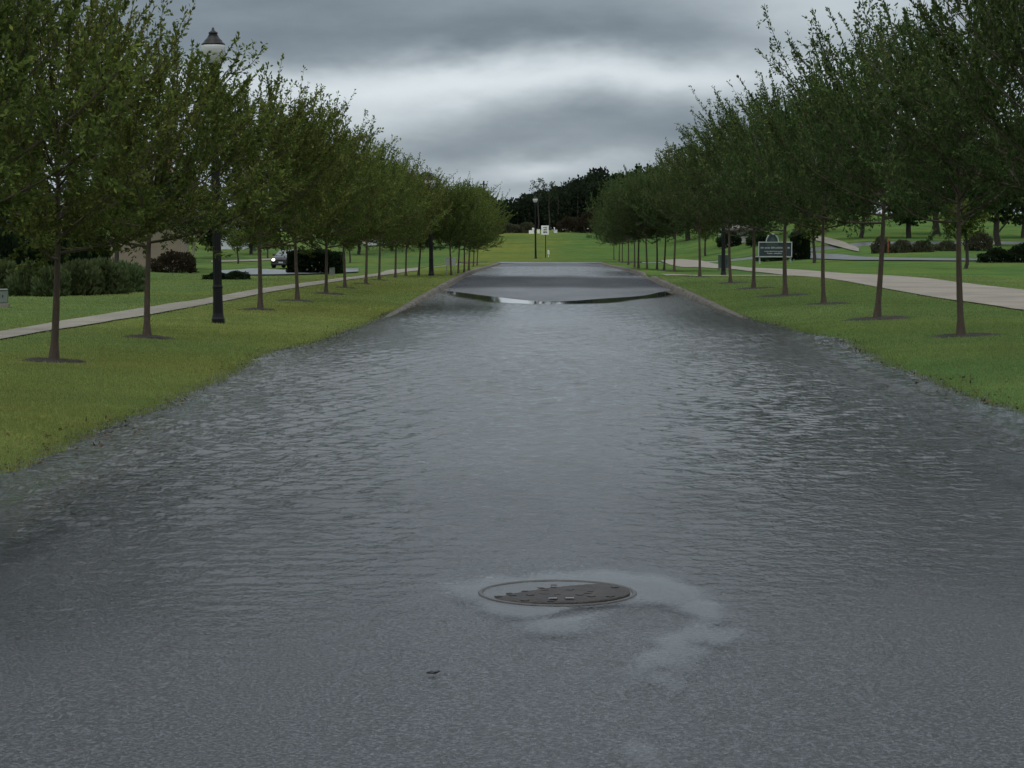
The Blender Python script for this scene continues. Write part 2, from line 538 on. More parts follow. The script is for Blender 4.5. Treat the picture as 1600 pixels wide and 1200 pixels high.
gra = noise(nt, 66.0, 2, 0.8, vec=pos)                      # aggregate tips break a thin film
al = nd(nt, "ShaderNodeMath", {0: cov, 1: 2.5, 2: nd(nt, "ShaderNodeMath", {0: gra, 1: -1.9}, operation="MULTIPLY").outputs[0]}, operation="MULTIPLY_ADD", use_clamp=True)
nt.links.new(al.outputs[0], fin.inputs[0]); nt.links.new(clear.outputs[0], fin.inputs[1]); nt.links.new(surf.outputs[0], fin.inputs[2])
nt.links.new(fin.outputs[0], out.inputs[0])
M["water"] = m

# ------------------------------------------------------------------ terrain
KL, KR = -2.88, 3.62            # kerb faces
ROAD_END, CROSS_END = 147.0, 155.0


def base_z(X, Y):
    X = np.asarray(X, float); Y = np.asarray(Y, float)
    z = -0.30 * sstep(82, 145, Y)
    z = z + 2.45 * sstep(165, 262, Y) + 0.8 * sstep(262, 480, Y)
    left = sstep(-4.0, -12.0, X)
    z = z - 0.75 * left * sstep(80, 150, Y) * (1 - sstep(200, 270, Y))
    z = z + 2.3 * sstep(10, 24, X) * sstep(88, 200, Y) * (1 - 0.6 * sstep(220, 320, Y))
    z = z + 0.25 * sstep(-9, -16, X) * sstep(45, 70, Y) * (1 - sstep(90, 130, Y))
    return z


def road_base(Y):
    Y = np.asarray(Y, float)
    return np.interp(Y, [0, 9, 12, 20, 35, 51, 62, 74, 82, 400], [-0.057, -0.057, -0.105, -0.17, -0.17, -0.052, 0.0, 0.045, 0.05, 0.05]) - 0.30 * sstep(82, 145, Y)


def crown(X):
    u = np.clip((np.asarray(X, float) - (KL + KR) / 2) / ((KR - KL) / 2), -1, 1)
    return 0.05 * (1 - u * u)


def road_z(X, Y):
    return road_base(Y) + crown(X) + 0.0045 * wob(X, np.asarray(Y, float) * 0.6, 31, 0.9) * sstep(40, 50, Y)


def xl(Y):
    d = np.clip(np.asarray(Y, float) - (ROAD_END - 4), 0, 3.999)
    return KL - (4 - np.sqrt(16 - d * d))


def xr(Y):
    d = np.clip(np.asarray(Y, float) - (ROAD_END - 4), 0, 3.999)
    return KR + (4 - np.sqrt(16 - d * d))


def ground(X, Y, mask=True):
    """terrain height; mask=True sinks it below the carriageways"""
    X = np.asarray(X, float); Y = np.asarray(Y, float)
    d = np.maximum(np.maximum(KL - X, X - KR), 0)
    kt = road_base(np.maximum(Y, 20.0)) + 0.115
    off = np.where(X < 0, np.interp(Y, [0, 17, 20, 26, 28.5, 31, 36, 45, 50], [.68, .66, .55, .65, .80, .40, .34, .26, .17]),
                   np.interp(Y, [0, 19, 22, 27, 32, 34.5, 39, 43, 47], [.55, .55, .42, .55, .82, .55, .32, .20, .17]))
    near = 0.10 * np.minimum(d - off, 0.6) + 0.05 * np.clip(d - off - 0.6, 0, 1.6) + 0.012 * np.clip(d - 2.6, 0, 40)
    near = near + (0.006 * wob(X, Y, 3, 0.9) + 0.003 * wob(X, Y, 4, 3.0))
    bank = kt + 0.050 * np.minimum(d, 2.6)
    wn_ = sstep(43, 54, Y)
    bank = near * (1 - wn_) + bank * wn_
    far = base_z(X, Y) + 0.10 + 0.02 * wob(X, Y, 5, 0.25)
    w = np.maximum(sstep(60, 85, Y) * sstep(0.0, 2.0, d), sstep(6, 14, d))
    w = np.maximum(w, sstep(140, 150, Y))
    z = bank * (1 - w) + far * w
    if mask:
        inr = (X > xl(Y) - 0.105) & (X < xr(Y) + 0.105) & (Y < ROAD_END)
        z = np.where(inr, np.minimum(z, road_base(np.maximum(Y, 20.0)) - 0.10), z)
        incr = (Y >= ROAD_END) & (Y <= CROSS_END)
        z = np.where(incr, z - 0.22, z)
    return z


def at(px, py, zoff=0.0, far=700.0):
    """ground point seen at a pixel of the 1600 px photo"""
    d = CAM_M @ Vector(((px - 800) / FPX, -(py - 600) / FPX, -1.0))
    d = np.array(d) / d.y
    ys = np.concatenate([np.arange(5, 120, 0.1), np.arange(120, far, 0.5)])
    zz = CAM_H + d[2] * ys
    gz = ground(d[0] * ys, ys, mask=False) + zoff
    below = np.nonzero(zz <= gz)[0]
    i = below[0] if len(below) else len(ys) - 1
    return Vector((d[0] * ys[i], ys[i], float(ground(d[0] * ys[i], ys[i], mask=False))))


def pxm(Y): return Y / FPX      # metres per photo pixel at depth Y


xs = np.concatenate([[-900, -500, -300, -200, -150, -110], np.arange(-80, -30, 3.0), np.arange(-30, -12, 1.0), np.arange(-12, -2.9, 0.2),
                     [KL - 0.11, KL - 0.10], np.arange(-2, 3.4, 0.8), [KR + 0.10, KR + 0.11], np.arange(3.8, 15, 0.2), np.arange(15, 34, 1.0),
                     np.arange(34, 85, 3.0), [110, 150, 200, 300, 500, 900]])
ys = np.concatenate([[-60, -30, -10, 0], np.arange(2, 62, 0.3), np.arange(62, 143, 1.0), np.arange(143, 147, 0.5), [ROAD_END - 0.005, ROAD_END + 0.005], np.arange(148, 155, 1.0),
                     [CROSS_END - 0.005, CROSS_END + 0.005], np.arange(156, 300, 2.5), np.arange(300, 520, 10), [600, 800, 1200, 2000]])
GX, GY = np.meshgrid(xs, ys)
GZ = ground(GX, GY)
nx, ny = len(xs), len(ys)
idx = np.arange(nx * ny).reshape(ny, nx)
F = np.stack([idx[:-1, :-1], idx[:-1, 1:], idx[1:, 1:], idx[1:, :-1]], -1).reshape(-1, 4)
tag(obj("ground", mesh_np("ground", np.stack([GX, GY, GZ], -1).reshape(-1, 3), F, [M["lawn"]], True)), kind="structure")


def grid_mesh(name, X, Y, Z, mat, attrs=None, smooth=True):
    ny, nx = X.shape
    idx = np.arange(nx * ny).reshape(ny, nx)
    F = np.stack([idx[:-1, :-1], idx[:-1, 1:], idx[1:, 1:], idx[1:, :-1]], -1).reshape(-1, 4)
    return mesh_np(name, np.stack([X, Y, Z], -1).reshape(-1, 3), F, [mat], smooth, attrs)


# road
ry = np.concatenate([np.arange(-8, 62, 0.5), np.arange(62, 143, 1.0), np.arange(143, ROAD_END + 0.01, 0.25)])
u = np.linspace(0, 1, 25)
X = xl(ry)[:, None] * (1 - u) + xr(ry)[:, None] * u
Y = np.repeat(ry[:, None], 25, 1)
wet = np.interp(Y + 1.5 * wob(X * 1.5, Y * 0.25, 33, 1.0), [0, 62, 65, 76, 82, 118, 124, 150], [0.75, 0.75, 0.15, 0.10, 1.0, 0.9, 0.5, 0.5])
tag(obj("road", grid_mesh("road", X, Y, road_z(X, Y), M["asphalt"], {"wet": wet})), kind="structure")
# cross street at the far end
cx = np.arange(-90, 91, 2.0); cy = np.linspace(ROAD_END + 0.002, CROSS_END, 6)
X, Y = np.meshgrid(cx, cy)
Z = np.where((X > -9) & (X < 9), road_base(Y) + 0.05 * sstep(9, 4, np.abs(X)), ground(X, Y, False) - 0.06)
Z = np.minimum(Z, ground(X, Y, False) - 0.03)
tag(obj("cross_street", grid_mesh("cross_street", X, Y, Z, M["asphalt_far"])), kind="structure")

# kerbs with gutter pans
for nm, side, fx in (("kerb_left", -1, xl), ("kerb_right", 1, xr)):
    yy = np.concatenate([np.arange(-6, 62, 0.4), np.arange(62, 143, 0.8), np.arange(143, ROAD_END, 0.2)])
    xe = fx(yy)
    prof = [(-0.36, 0.004), (-0.02, -0.012), (0.0, 0.04), (0.03, 0.105), (0.06, 0.125), (0.16, 0.128), (0.165, 0.0)]
    X = xe[:, None] + side * np.array([q[0] for q in prof])[None, :]
    Y = np.repeat(yy[:, None], len(prof), 1)
    Z = road_base(np.maximum(Y, 20.0)) + np.array([q[1] for q in prof])[None, :] + 0.004 + 0.004 * wob(X, Y, 9, 2.0)
    if side > 0:                                                       # dropped kerb at the walk
        Z[:, 2:6] -= (0.09 * np.exp(-((yy - 78.0) / 2.2) ** 4))[:, None]
    tag(obj(nm, grid_mesh(nm, X, Y, Z, M["kerb"], smooth=False)), kind="structure")


def strip(name, rows, mat, zoff=0.02, n=26, m=8, kind="structure"):
    """rows: list of (px, py_near, py_far): a path laid on the terrain"""
    A = [at(r_[0], r_[1]) for r_ in rows]; B = [at(r_[0], r_[2]) for r_ in rows]
    t0 = np.linspace(0, 1, len(rows)); t1 = np.linspace(0, 1, n)
    ax = np.interp(t1, t0, [a.x for a in A]); ay = np.interp(t1, t0, [a.y for a in A])
    bx = np.interp(t1, t0, [a.x for a in B]); by = np.interp(t1, t0, [a.y for a in B])
    for k in range(2):
        for q in (ax, ay, bx, by):
            q[1:-1] = (q[:-2] + 2 * q[1:-1] + q[2:]) / 4
    w = np.linspace(0, 1, m)[None, :]
    X = ax[:, None] * (1 - w) + bx[:, None] * w; Y = ay[:, None] * (1 - w) + by[:, None] * w
    Z = ground(X, Y, False) + zoff
    me = grid_mesh(name, X, Y, Z, mat)
    me.flip_normals()
    return tag(obj(name, me), kind=kind), (X, Y)


LP = [(-140, 560, 541), (0, 532, 520), (100, 515, 502), (225, 495, 482), (400, 461, 452.5), (507, 444, 439), (560, 436, 432), (600, 430.5, 426), (630, 426, 420), (655, 423, 418)]
_, leftpath = strip("footpath", LP, M["concrete"], 0.02, 60)
RP = [(1760, 512, 470), (1600, 486, 454), (1487, 470, 441), (1370, 450, 430), (1200, 427, 420), (1165, 424, 418.5), (1125, 420, 413.5), (1090, 418, 407), (1065, 418, 405), (1042, 412, 406), (1033, 408.5, 407.5)]
_, rightpath = strip("cart_path", RP, M["tan_concrete"], 0.025, 70)
# short walk from the kerb ramp to the cart path
X, Y = np.meshgrid(np.linspace(KR + 0.17, 9.6, 12), np.linspace(76.4, 79.8, 5))
tag(obj("crossing_walk", grid_mesh("crossing_walk", X, Y, ground(X, Y, False) + 0.02 - 0.07 * sstep(4.6, 3.7, X), M["concrete"])), kind="structure")
strip("side_street_left", [(345, 432, 424), (385, 431, 422.5), (470, 430, 421), (560, 426, 420)], M["asphalt_far"], 0.05, 20)
strip("far_footpath_left", [(330, 411, 408.5), (400, 409, 406), (430, 407, 404), (470, 401, 398), (500, 394, 391)], M["concrete"], 0.06, 20)
strip("side_street_right", [(1225, 404, 396), (1260, 405, 396), (1320, 407.5, 399), (1345, 408, 403), (1475, 409, 405.5), (1600, 409, 406.5)], M["asphalt_far"], 0.06, 24)
strip("driveway", [(1262, 373, 369), (1290, 381, 371.5), (1318, 389, 379), (1342, 394.5, 389)], M["concrete"], 0.06, 20)

# ------------------------------------------------------------------ flood water
yy = [4.6]
while yy[-1] < 64: yy.append(yy[-1] + max(0.026, yy[-1] * 0.0018))
yy = np.array(yy)
xx = np.arange(-5.0, 6.0, 0.042)
X, Y = np.meshgrid(xx, yy)
amp = np.zeros_like(X)
W = np.zeros_like(X)
wr_ = np.random.default_rng(21)
step = np.maximum(0.026, Y * 0.0018)
for i in range(46):
    lam = 0.092 * (3.3 ** wr_.uniform(0, 1))
    th = wr_.uniform(-1.35, 1.35)
    k = 2 * math.pi / lam
    ph = wr_.uniform(0, 6.28)
    a = 0.0104 * lam ** 0.95 * wr_.uniform(0.5, 1.2)
    vis = sstep(2.6, 4.5, lam / step)
    gust = 0.55 + 0.45 * wob(X, Y * 0.35, 40 + i % 5, 0.9)
    W += a * vis * gust * np.sin(k * (np.sin(th) * X + np.cos(th) * Y) + ph + 0.7 * wob(X, Y, 60 + i % 4, 1.3))
depth = -road_z(X, Y)


def ell(cx, cy, rx, ry, rot=0.0, soft=0.45):
    c, s = math.cos(rot), math.sin(rot)
    XX = X + 0.05 * wob(X * 2.2, Y * 1.4, 71, 2.2) + 0.025 * wob(X * 7, Y * 4, 72, 2.2); YY = Y + 0.12 * wob(X * 2.0, Y * 1.2, 73, 2.2) + 0.06 * wob(X * 8, Y * 3, 74, 2.2)
    a = (XX - cx) * c + (YY - cy) * s; b = -(XX - cx) * s + (YY - cy) * c
    q = np.sqrt((a / rx) ** 2 + (b / ry) ** 2)
    return (1 - sstep(1 - soft, 1 + 1.25 * soft, q)) ** 1.15


calm = np.maximum.reduce([0.88 * ell(0.15, 9.15, 0.58, 0.72, soft=0.5), 0.88 * ell(0.48, 7.95, 0.80, 0.10, 1.25, soft=0.8), 0.8 * ell(0.10, 8.35, 0.26, 0.40, soft=0.8), ell(0.06, 9.10, 0.44, 0.66, soft=0.5), 0.9 * ell(-0.22, 9.25, 0.26, 0.50, soft=0.9), 0.9 * ell(0.46, 9.15, 0.28, 0.55, soft=0.9), 0.85 * ell(0.06, 8.30, 0.20, 0.34, soft=0.9),
                          0.9 * ell(0.62, 8.70, 0.15, 0.42, soft=0.9), 0.85 * ell(0.60, 8.15, 0.18, 0.26, -0.5, soft=0.9), 0.8 * ell(0.48, 7.75, 0.14, 0.42, soft=0.9), 0.7 * ell(0.38, 7.30, 0.09, 0.30, soft=0.9), 0.7 * ell(0.33, 6.2, 0.10, 0.30, soft=0.9)])
hole = np.maximum(ell(0.18, 8.62, 0.14, 0.11, soft=0.7), 0.9 * ell(0.40, 8.45, 0.14, 0.26, soft=0.8))
rag = 0.5 * wob(X * 2.2, Y * 0.9, 81, 1.5) + 0.25 * wob(X * 7, Y * 2.5, 82, 1.5)
cover = 0.37 + 0.19 * sstep(7.2, 9.6, Y + 0.6 * rag - 0.25 * X) + 0.23 * sstep(9.5, 16, Y + 1.2 * rag) + 0.21 * sstep(15, 28, Y + 2.0 * rag)
cover = np.maximum(cover, 0.97 * calm)
gut = sstep(2.0, 3.5, np.abs(X - 0.37) + 0.12 * rag)            # deeper, murkier water over the gutters and drowned kerbs
cover = np.maximum(cover * (1 - 0.55 * hole), 0.92 * gut)
shore = np.where(Y > 44, sstep(0.012, 0.022, depth + 0.002 * wob(X, Y, 83, 0.8)), 1.0)      # still water along the far shore
waveamp = (1 - calm) * (0.16 + 0.54 * sstep(8.0, 12.0, Y) + 0.45 * sstep(12, 24, Y)) * shore
Z = 0.002 + W * waveamp
ripple = (1 - 0.97 * calm) * (0.6 + 0.4 * sstep(8, 13, Y)) * shore
gustb = 0.85 + 0.35 * wob(X * 0.8, Y * 0.25, 85, 1.0)
ripple = np.clip(ripple * gustb, 0.0, 1.2) * 0.5
wo_ = obj("flood_water", grid_mesh("flood_water", X, Y, Z, M["water"], {"cover": cover, "ripple": ripple, "murk": np.maximum(0.04 + 0.52 * sstep(0.035, 0.15, depth), 0.50 * gut * (Y < 44))}))
tag(wo_, kind="structure")

# ------------------------------------------------------------------ manhole
mh_p = at(870, 931)
mh = empty("manhole", (0.055, 9.12, -0.002))
tag(mh, "rusty round manhole cover standing just proud of the flood water", "manhole cover")
q = MB()
q.lathe([(0.336, -0.05), (0.336, 0.004), (0.332, 0.008), (0.320, 0.008), (0.314, 0.003), (0.314, -0.05)], 48)
q.build("frame_ring", M["iron_dark"], mh, True)
lid = MB()
lid.lathe([(0.308, -0.05), (0.308, 0.002), (0.303, 0.006), (0.20, 0.007), (0.0005, 0.008)], 48)
lo = lid.build("lid", M["iron"], mh, True)
lo.rotation_euler = (R(-1.25), R(-1.1), 0)
q = MB()
for rr in (0.27, 0.205, 0.14, 0.075):
    n = max(6, int(rr * 2 * math.pi / 0.055))
    for i in range(n):
        a = 2 * math.pi * i / n
        if random.random() < 0.65: continue
        q.box((rr * math.cos(a), rr * math.sin(a), 0.007), (0.026, 0.026, 0.0045), a)
tag(q.build("lid_studs", M["iron"], lo), kind="stuff")
for sx in (-0.02, 0.05):
    q = MB(); q.box((sx, -0.225, 0.0125), (0.035, 0.018, 0.004), 0)
    q.build("pick_hole_plate", M["rim"], lo)

# ------------------------------------------------------------------ grass
def grass(name, n, xrange_, yrange, hgt, dens_pow=1.6):
    t = rng.random(n)
    y = (yrange[0] ** (1 - dens_pow) + t * (yrange[1] ** (1 - dens_pow) - yrange[0] ** (1 - dens_pow))) ** (1 / (1 - dens_pow))
    x = rng.uniform(*xrange_, n)
    z = ground(x, y, False)
    keep = (z > -0.012) & ((x < KL - 0.17) | (x > KR + 0.17))
    for PX, PY in (leftpath, rightpath):                       # keep off the paths
        a, b = (PX[:, 0], PY[:, 0]), (PX[:, -1], PY[:, -1])
        oa = np.argsort(a[1]); ob = np.argsort(b[1])
        xa = np.interp(y, a[1][oa], a[0][oa]); xb = np.interp(y, b[1][ob], b[0][ob])
        keep &= ~((x > np.minimum(xa, xb) - 0.01) & (x < np.maximum(xa, xb) + 0.01))
    keep &= ~((y > 76.3) & (y < 79.9) & (x > 0))
    for (tx, ty, r_) in RINGS:
        keep &= ((x - tx) / (r_ * 1.05)) ** 2 + ((y - ty) / (r_ * 0.95)) ** 2 + 0.25 * wob(x * 4, y * 4, 88, 2.0) > 1.0
    x, y, z = x[keep], y[keep], z[keep]
    n = len(x)
    edge = np.exp(-np.clip(z, 0, 1) / 0.02)
    px_ = np.maximum(1.0, y / 26.0)
    L = hgt * rng.uniform(0.6, 1.35, n) * (1 + 0.5 * edge) * (1 + 0.25 * wob(x, y, 12, 1.5)) 
    wd = 0.0065 * px_ * rng.uniform(0.7, 1.3, n)
    a = rng.uniform(0, 2 * math.pi, n)
    ln = rng.uniform(0.1, 0.75, n) * L
    la = rng.uniform(0, 2 * math.pi, n)
    V = np.empty((n, 3, 3), np.float32)
    V[:, 0] = np.stack([x - wd * np.cos(a), y - wd * np.sin(a), z - 0.008], -1)
    V[:, 1] = np.stack([x + wd * np.cos(a), y + wd * np.sin(a), z - 0.008], -1)
    V[:, 2] = np.stack([x + ln * np.cos(la), y + ln * np.sin(la), z + L], -1)
    rn = np.clip(rng.random(n) * 0.5 + 0.3 + 0.35 * wob(x, y, 14, 0.8) + 0.18 * wob(x, y, 15, 2.5) - 0.5 * edge, 0, 1)
    ol = np.clip(0.5 + 0.5 * sstep(1.0, -4.0, x) * sstep(-8.6, -7.6, x) - 0.45 * sstep(0, 4, x) - 0.4 * sstep(-7.8, -8.6, x) + 0.5 * wob(x, y, 16, 0.5) + 0.25 * wob(x, y, 17, 1.7) + rng.normal(0, 0.12, n), 0, 1)
    return obj(name, mesh_np(name, V.reshape(-1, 3), np.arange(3 * n).reshape(-1, 3), [M["blade"]], attrs={"rnd": np.repeat(rn, 3), "olive": np.repeat(ol, 3)}))


# ------------------------------------------------------------------ trees
def leaves(P, D, size, r, jitter=0.5, aspect=0.55):
    """one four-cornered leaf per point P, pointing roughly along D"""
    n = len(P)
    D = D + r.normal(0, jitter, (n, 3))
    D /= np.linalg.norm(D, axis=1, keepdims=True) + 1e-9
    S = np.cross(D, r.normal(0, 1, (n, 3)))
    S /= np.linalg.norm(S, axis=1, keepdims=True) + 1e-9
    s = size * r.uniform(0.65, 1.35, (n, 1))
    V = np.empty((n, 4, 3))
    V[:, 0] = P
    V[:, 1] = P + D * s * 0.55 + S * s * aspect * 0.5
    V[:, 2] = P + D * s
    V[:, 3] = P + D * s * 0.50 - S * s * aspect * 0.5
    rn = np.repeat(np.clip(r.beta(2.0, 2.8, n), 0, 1), 4)
    return V.reshape(-1, 3), np.arange(4 * n).reshape(-1, 4), rn


def street_tree(seed, H, hc, Rc, leaf=0.053, dens=1.08, lean=(0, 0)):
    """young upright elm: straight trunk, ascending limbs, long leafy shoots. returns (wood mesh data, leaf mesh data)"""
    r = np.random.default_rng(seed)
    WV, WF, LVp, LD = [], [], [], []
    nb = 0

    def wood(P, Rr, n):
        nonlocal nb
        V, Fq = tube_np(P, Rr, n)
        WV.append(V); WF.append(Fq + nb); nb += len(V)

    zt = np.linspace(0, 0.80 * H, 12)
    tr_ = 0.060 * (H / 5) * (1 - 0.86 * (zt / (0.82 * H)) ** 1.1)
    tr_[0] *= 1.65
    TP = np.stack([0.03 * np.sin(zt * 1.3 + seed) + lean[0] * zt, 0.03 * np.cos(zt * 1.1 + seed) - 0.03 + lean[1] * zt, zt - 0.06], -1)
    wood(TP, tr_, 9)
    nl = int(30 * dens)
    for i in range(nl):
        f = ((i + 0.5) / nl) ** 0.85
        z0 = hc + f * (0.66 * H - hc)
        az = i * 2.399 + r.normal(0, 0.35)
        el = R(10 + 52 * f + r.normal(0, 7))
        prof = math.sin(math.pi * min(1, 0.34 + 0.50 * f)) ** 0.7
        L = Rc * (0.62 + 0.75 * prof) * r.uniform(0.75, 1.15)
        npt = 7
        s = np.linspace(0, 1, npt)
        elv = el + (R(68) - el) * 0.55 * s ** 1.3
        dl = L / (npt - 1)
        hx = np.concatenate([[0], np.cumsum(np.cos(elv[:-1]) * dl)]); hz = np.concatenate([[0], np.cumsum(np.sin(elv[:-1]) * dl)])
        bend = az + 0.35 * r.normal() * s
        p0 = np.array([np.interp(z0, TP[:, 2], TP[:, 0]), np.interp(z0, TP[:, 2], TP[:, 1]), z0])
        P = p0 + np.stack([hx * np.cos(bend), hx * np.sin(bend), hz], -1)
        P[:, 2] = np.minimum(P[:, 2], H * 0.97 - 0.1 * r.random())
        wood(P, 0.017 * (1 - 0.85 * s) * (0.7 + 0.5 * (1 - f)), 5)
        ns = int(11 * dens * (0.6 + 0.5 * L / Rc) * (1.60 - 1.40 * f))
        for k in range(ns):
            t = 0.05 + 0.95 * (k + r.random()) / ns
            q0 = np.array([np.interp(t, s, P[:, j]) for j in range(3)])
            dirn = np.gradient(P, axis=0)[min(npt - 1, int(t * npt))]
            dirn = dirn / (np.linalg.norm(dirn) + 1e-9)
            d = dirn * 0.95 + r.normal(0, 0.36, 3) + np.array([0, 0, 0.70 if r.random() < 0.84 else -0.30])
            if f < 0.30 and r.random() < 0.40: d[2] -= 0.75
            d /= np.linalg.norm(d)
            sl = r.uniform(0.30, 0.74) * (1.0 + 0.5 * (r.random() < 0.22)) * (H / 5)
            m_ = 5
            ss = np.linspace(0, 1, m_)
            up = np.array([0, 0, 1.0])
            SP = q0 + ss[:, None] * sl * d + (ss ** 2)[:, None] * sl * 0.30 * up + (ss ** 2)[:, None] * sl * 0.15 * r.normal(0, 1, 3)
            wood(SP, 0.0065 * (1 - 0.7 * ss), 3)
            nlv = int(sl / 0.0095)
            tt = r.uniform(0.05, 1.03, nlv)
            pts = np.stack([np.interp(tt, ss, SP[:, j]) for j in range(3)], -1)
            side = r.normal(0, 1, (nlv, 3)); 
            LVp.append(pts + side * 0.010); LD.append(d * 0.85 + side * 0.38)
            for b_ in range(2):                                        # twiglets
                tb = r.uniform(0.1, 0.85)
                b0 = np.array([np.interp(tb, ss, SP[:, j]) for j in range(3)])
                bd = d * 0.6 + r.normal(0, 0.6, 3); bd /= np.linalg.norm(bd)
                bl = r.uniform(0.12, 0.30)
                nn = int(bl / 0.0155)
                tt = r.random(nn)
                sd = r.normal(0, 1, (nn, 3))
                LVp.append(b0 + tt[:, None] * bl * bd + sd * 0.010); LD.append(bd * 0.85 + sd * 0.38)
    # brush-like shoots and whips standing out of the upper crown
    for k in range(112):
        a = r.uniform(0, 2 * math.pi); f = r.uniform(0.05, 1.0)
        rr = Rc * (1.0 - 0.72 * f ** 1.5) * r.uniform(0.45, 1.0)
        z0 = hc + (H - hc) * (0.30 + 0.55 * f)
        whip = r.random() < 0.14
        sl = (r.uniform(0.6, 1.05) if whip else r.uniform(0.5, 1.1)) * (H / 4.2)
        ss = np.linspace(0, 1, 6)
        out = 0.85 - 0.50 * f + r.normal(0, 0.10)
        b1, b2 = r.normal(0, 0.10, 2)
        SP = np.array([rr * math.cos(a), rr * math.sin(a), z0]) + np.stack([ss * sl * out * math.cos(a) + b1 * ss ** 2, ss * sl * out * math.sin(a) + b2 * ss ** 2, ss * sl * (1 - 0.15 * ss * whip)], -1)
        wood(SP, 0.006 * (1 - 0.6 * ss), 3)
        nlv = int(sl / (0.016 if whip else 0.0072))
        tt = r.uniform(0.2 if whip else 0.0, 1.0, nlv)
        pts = np.stack([np.interp(tt, ss, SP[:, j]) for j in range(3)], -1)
        side = r.normal(0, 1, (nlv, 3))
        LVp.append(pts); LD.append(side * 0.34 + np.array([out * math.cos(a), out * math.sin(a), 1.0]) * 0.75)
        if not whip:
            for b_ in range(3):
                tb = r.uniform(0.05, 0.7)
                b0 = np.array([np.interp(tb, ss, SP[:, j]) for j in range(3)])
                bd = np.array([out * math.cos(a), out * math.sin(a), 1.0]) + r.normal(0, 0.5, 3); bd /= np.linalg.norm(bd)
                bl = r.uniform(0.15, 0.36); nn = int(bl / 0.012); tt = r.random(nn); sd = r.normal(0, 1, (nn, 3))
                LVp.append(b0 + tt[:, None] * bl * bd); LD.append(bd * 0.85 + sd * 0.36)
    LPn = np.concatenate(LVp)
    LV, LF, rn = leaves(LPn, np.concatenate(LD), leaf, r, 0.28, 0.46)
    fresh = np.clip((LPn[:, 2] - hc) / (H - hc), 0, 1.2) * 0.22 + np.clip(np.hypot(LPn[:, 0], LPn[:, 1]) / Rc - 0.5, 0, 0.8) * 0.22 - 0.10
    rn = np.clip(rn + np.repeat(fresh, 4), 0, 1)                 # younger, paler leaves at the shoot ends
    return (np.concatenate(WV), np.concatenate(WF)), (LV, LF, rn)


def tree_protos(n, seed0, H, hc, Rc, leafmat, **kw):
    res = []
    for i in range(n):
        r = random.Random(seed0 + i)
        (wv, wf), (lv, lf, rn) = street_tree(seed0 + i, H * r.uniform(0.95, 1.05), hc * r.uniform(0.94, 1.06), Rc * r.uniform(0.92, 1.08), **kw)
        res.append((mesh_np("trunk", wv, wf, [M["bark"]], True), mesh_np("crown", lv, lf, [leafmat], False, {"rnd": rn})))
    return res


def place_tree(name, proto, loc, rz, sc, label, group):
    t = empty(name, loc, rz)
    t.scale = sc if hasattr(sc, "__len__") else (sc, sc, sc)
    obj("trunk", proto[0], t); obj("crown", proto[1], t)
    return tag(t, label, "tree", group)


P_left = tree_protos(4, 300, 3.66, 1.06, 1.58, M["leaf_left"])
P_right = tree_protos(4, 400, 4.15, 1.46, 1.78, M["leaf_right"])

ordn = ["first", "second", "third", "fourth", "fifth", "sixth", "seventh", "eighth", "ninth", "tenth", "eleventh", "twelfth", "thirteenth",
        "fourteenth", "fifteenth", "sixteenth", "seventeenth", "eighteenth", "nineteenth", "twentieth"]
RINGS = []
left_px = [(-152, 626), (88, 565), (234, 528), (406, 484), (464, 470), (510, 459), (539, 450), (571, 444), (593, 438), (616, 434), (635, 431.5),
           (654, 430.5), (704.5, 430), (717, 427), (724, 425.5), (732, 423), (740, 416.5), (746, 415)]
right_px = [(1662, 562), (1500, 525), (1373, 498), (1289, 475), (1227, 462), (1179, 451), (1140.5, 442.5), (1092.7, 433), (1053.4, 424.5), (1038.7, 422.5),
            (1026, 421), (1011, 421), (997.5, 419.5), (991, 418), (981.6, 414), (973, 410.5), (967.5, 408.5), (959, 406)]
extra_left = {0: "olive-leaved street tree at the left edge, its trunk out of the picture", 1: "young olive-leaved street tree nearest the left edge with its trunk in view",
              2: "young olive-leaved street tree just left of the near black lamp post", 3: "young olive-leaved street tree just right of the near black lamp post",
              12: "young street tree with the small white notice board at its trunk", 17: "last small street tree of the left row beside the road end"}
extra_right = {0: "dark green street tree at the right edge, its trunk out of the picture", 1: "young dark green street tree nearest the right edge with its trunk in view",
               5: "young street tree just left of the dark community sign", 6: "young street tree beside the lamp post behind the right row", 7: "young street tree by the concrete walk from the kerb",
               17: "last small street tree of the right row beside the road end"}
hs_left = [1.08, 1.05, 1.08, 1.04, 1.05, 0.95, 0.98, 0.93, 0.92, 0.92, 0.88, 0.88, 0.84, 0.80, 0.84, 0.84, 0.78, 0.80]
hs_right = [1.08, 1.05, 1.12, 1.02, 1.05, 1.0, 0.94, 1.0, 1.0, 0.92, 0.96, 0.90, 0.92, 0.86, 0.88, 0.84, 0.86, 0.82]
for side, pxs, protos, extra, hs in (("left", left_px, P_left, extra_left, hs_left), ("right", right_px, P_right, extra_right, hs_right)):
    for i, (px, py) in enumerate(pxs):
        g_ = at(px, py)
        s = hs[i]
        lab = extra.get(i) or f"young street tree, {ordn[i]} from the camera in the {side} verge row"
        tree_o = place_tree("street_tree", protos[(i * 3 + (1 if side == "left" else 2)) % 4], g_, random.uniform(0, 6.28), (s * random.uniform(0.96, 1.05), s * random.uniform(0.96, 1.05), s), lab, f"street trees along the {side} verge")
        tree_o.rotation_euler = (R(random.gauss(0, 1.1)), R(random.gauss(0, 1.1)), tree_o.rotation_euler[2])
        if i < 9:
            RINGS.append((g_.x + random.uniform(-0.08, 0.08), g_.y, random.uniform(0.32, 0.50) if side == "left" else random.uniform(0.42, 0.72)))

